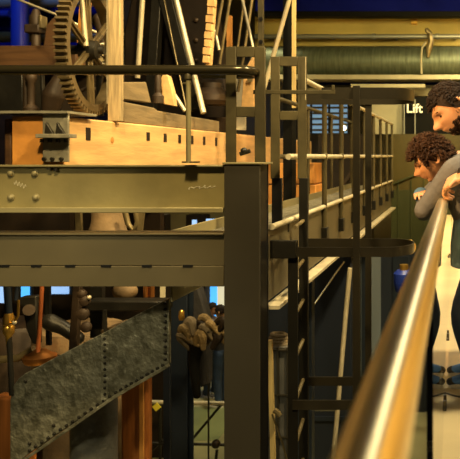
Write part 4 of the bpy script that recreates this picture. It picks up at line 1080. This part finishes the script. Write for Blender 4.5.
# ------------------------------------------------------------------ lights, world, camera
def spot(name, loc, tgt, e, col, size=.15, ang=70, blend=.6):
    l = bpy.data.lights.new(name, 'SPOT'); l.energy = e; l.color = col; l.shadow_soft_size = size; l.spot_size = math.radians(ang); l.spot_blend = blend
    o = bpy.data.objects.new(name, l); C.objects.link(o); o.location = loc
    o.rotation_euler = (Vector(tgt)-Vector(loc)).to_track_quat('-Z', 'Y').to_euler(); return o
def area(name, loc, tgt, e, col, sx, sy):
    l = bpy.data.lights.new(name, 'AREA'); l.energy = e; l.color = col; l.shape = 'RECTANGLE'; l.size = sx; l.size_y = sy
    o = bpy.data.objects.new(name, l); C.objects.link(o); o.location = loc
    o.rotation_euler = (Vector(tgt)-Vector(loc)).to_track_quat('-Z', 'Y').to_euler(); return o
WARM = (1,.74,.34); WARM2 = (1,.80,.45)
spot('gallery_spot_lamp', (1.6,3.2,5.2), (-2.6,7,.9), 2500, WARM, .2, 60)
spot('machine_spot_lamp', (-1.0,.8,5.0), (-2.4,4.2,.8), 1700, WARM, .25, 60)
spot('walkway_spot_lamp', (-.3,7.0,5.6), (-1.1,7.2,.6), 1100, WARM2, .2, 75)
spot('people_spot_lamp', (-1.3,1.7,2.3), (-.02,3.2,1.05), 430, (1,.54,.18), .1, 36)
spot('engine_spot_lamp', (-2.2,4.0,5.4), (-2.5,6.8,1.6), 420, WARM2, .2, 75)
spot('hall_spot_lamp', (-3.6,11.5,5.5), (-4.2,11.5,HF), 1800, (1,.86,.5), .3, 60)
spot('duct_spot_lamp', (-.3,9.0,3.2), (-.4,13,2.8), 420, (1,.82,.36), .3, 100)
spot('blue_spot_lamp', (-6.5,9.0,5.2), (-7.4,12,2.6), 320, (.2,.35,1), .3, 80)
spot('edge_spot_lamp', (1.2,3.4,4.6), (0,3.6,0), 800, WARM2, .15, 60)
spot('shoe_fill', (-.5,1.6,4.4), (.05,3.0,.0), 420, (1,.84,.56), .12, 40)  # added unseen fill that brightens the shoes and the floor edge
spot('trough_fill', (-2.6,1.6,1.6), (-2.3,4.3,-.9), 190, (1,.86,.5), .15, 60)  # added unseen fill under the beams to brighten the riveted plate
spot('wall_reflection_fill', (1.8,8.0,5.0), (3.2,11,1.0), 2600, (1,.74,.3), .3, 110)  # added unseen fill: brightens the right wall so the handrail reflects orange
area('rail_streak_fill', (.72,10.2,3.5), (.72,10.2,0), 120, (1,.88,.6), .3, 10.5)  # added unseen strip, placed to give the handrail its bright streak
w = bpy.data.worlds.new('world'); bpy.context.scene.world = w; w.use_nodes = True
w.node_tree.nodes['Background'].inputs[0].default_value = (.9,.7,.4,1); w.node_tree.nodes['Background'].inputs[1].default_value = .045
cd = bpy.data.cameras.new('camera'); cam = bpy.data.objects.new('camera', cd); C.objects.link(cam)
cam.location = (0,0,ZC); cam.rotation_euler = (PI/2,0,0)
cd.sensor_fit = 'HORIZONTAL'; cd.sensor_width = 36; cd.lens = F/460*36
cd.shift_x = (230-CX)/460; cd.shift_y = (CY-229.5)/460
cd.clip_start = .02; cd.dof.use_dof = True; cd.dof.focus_distance = 3.7; cd.dof.aperture_fstop = 7.5
sc = bpy.context.scene; sc.camera = cam
sc.view_settings.view_transform = 'Standard'; sc.view_settings.look = 'None'; sc.view_settings.exposure = 0; sc.view_settings.gamma = 1; sc.view_settings.use_curve_mapping = False
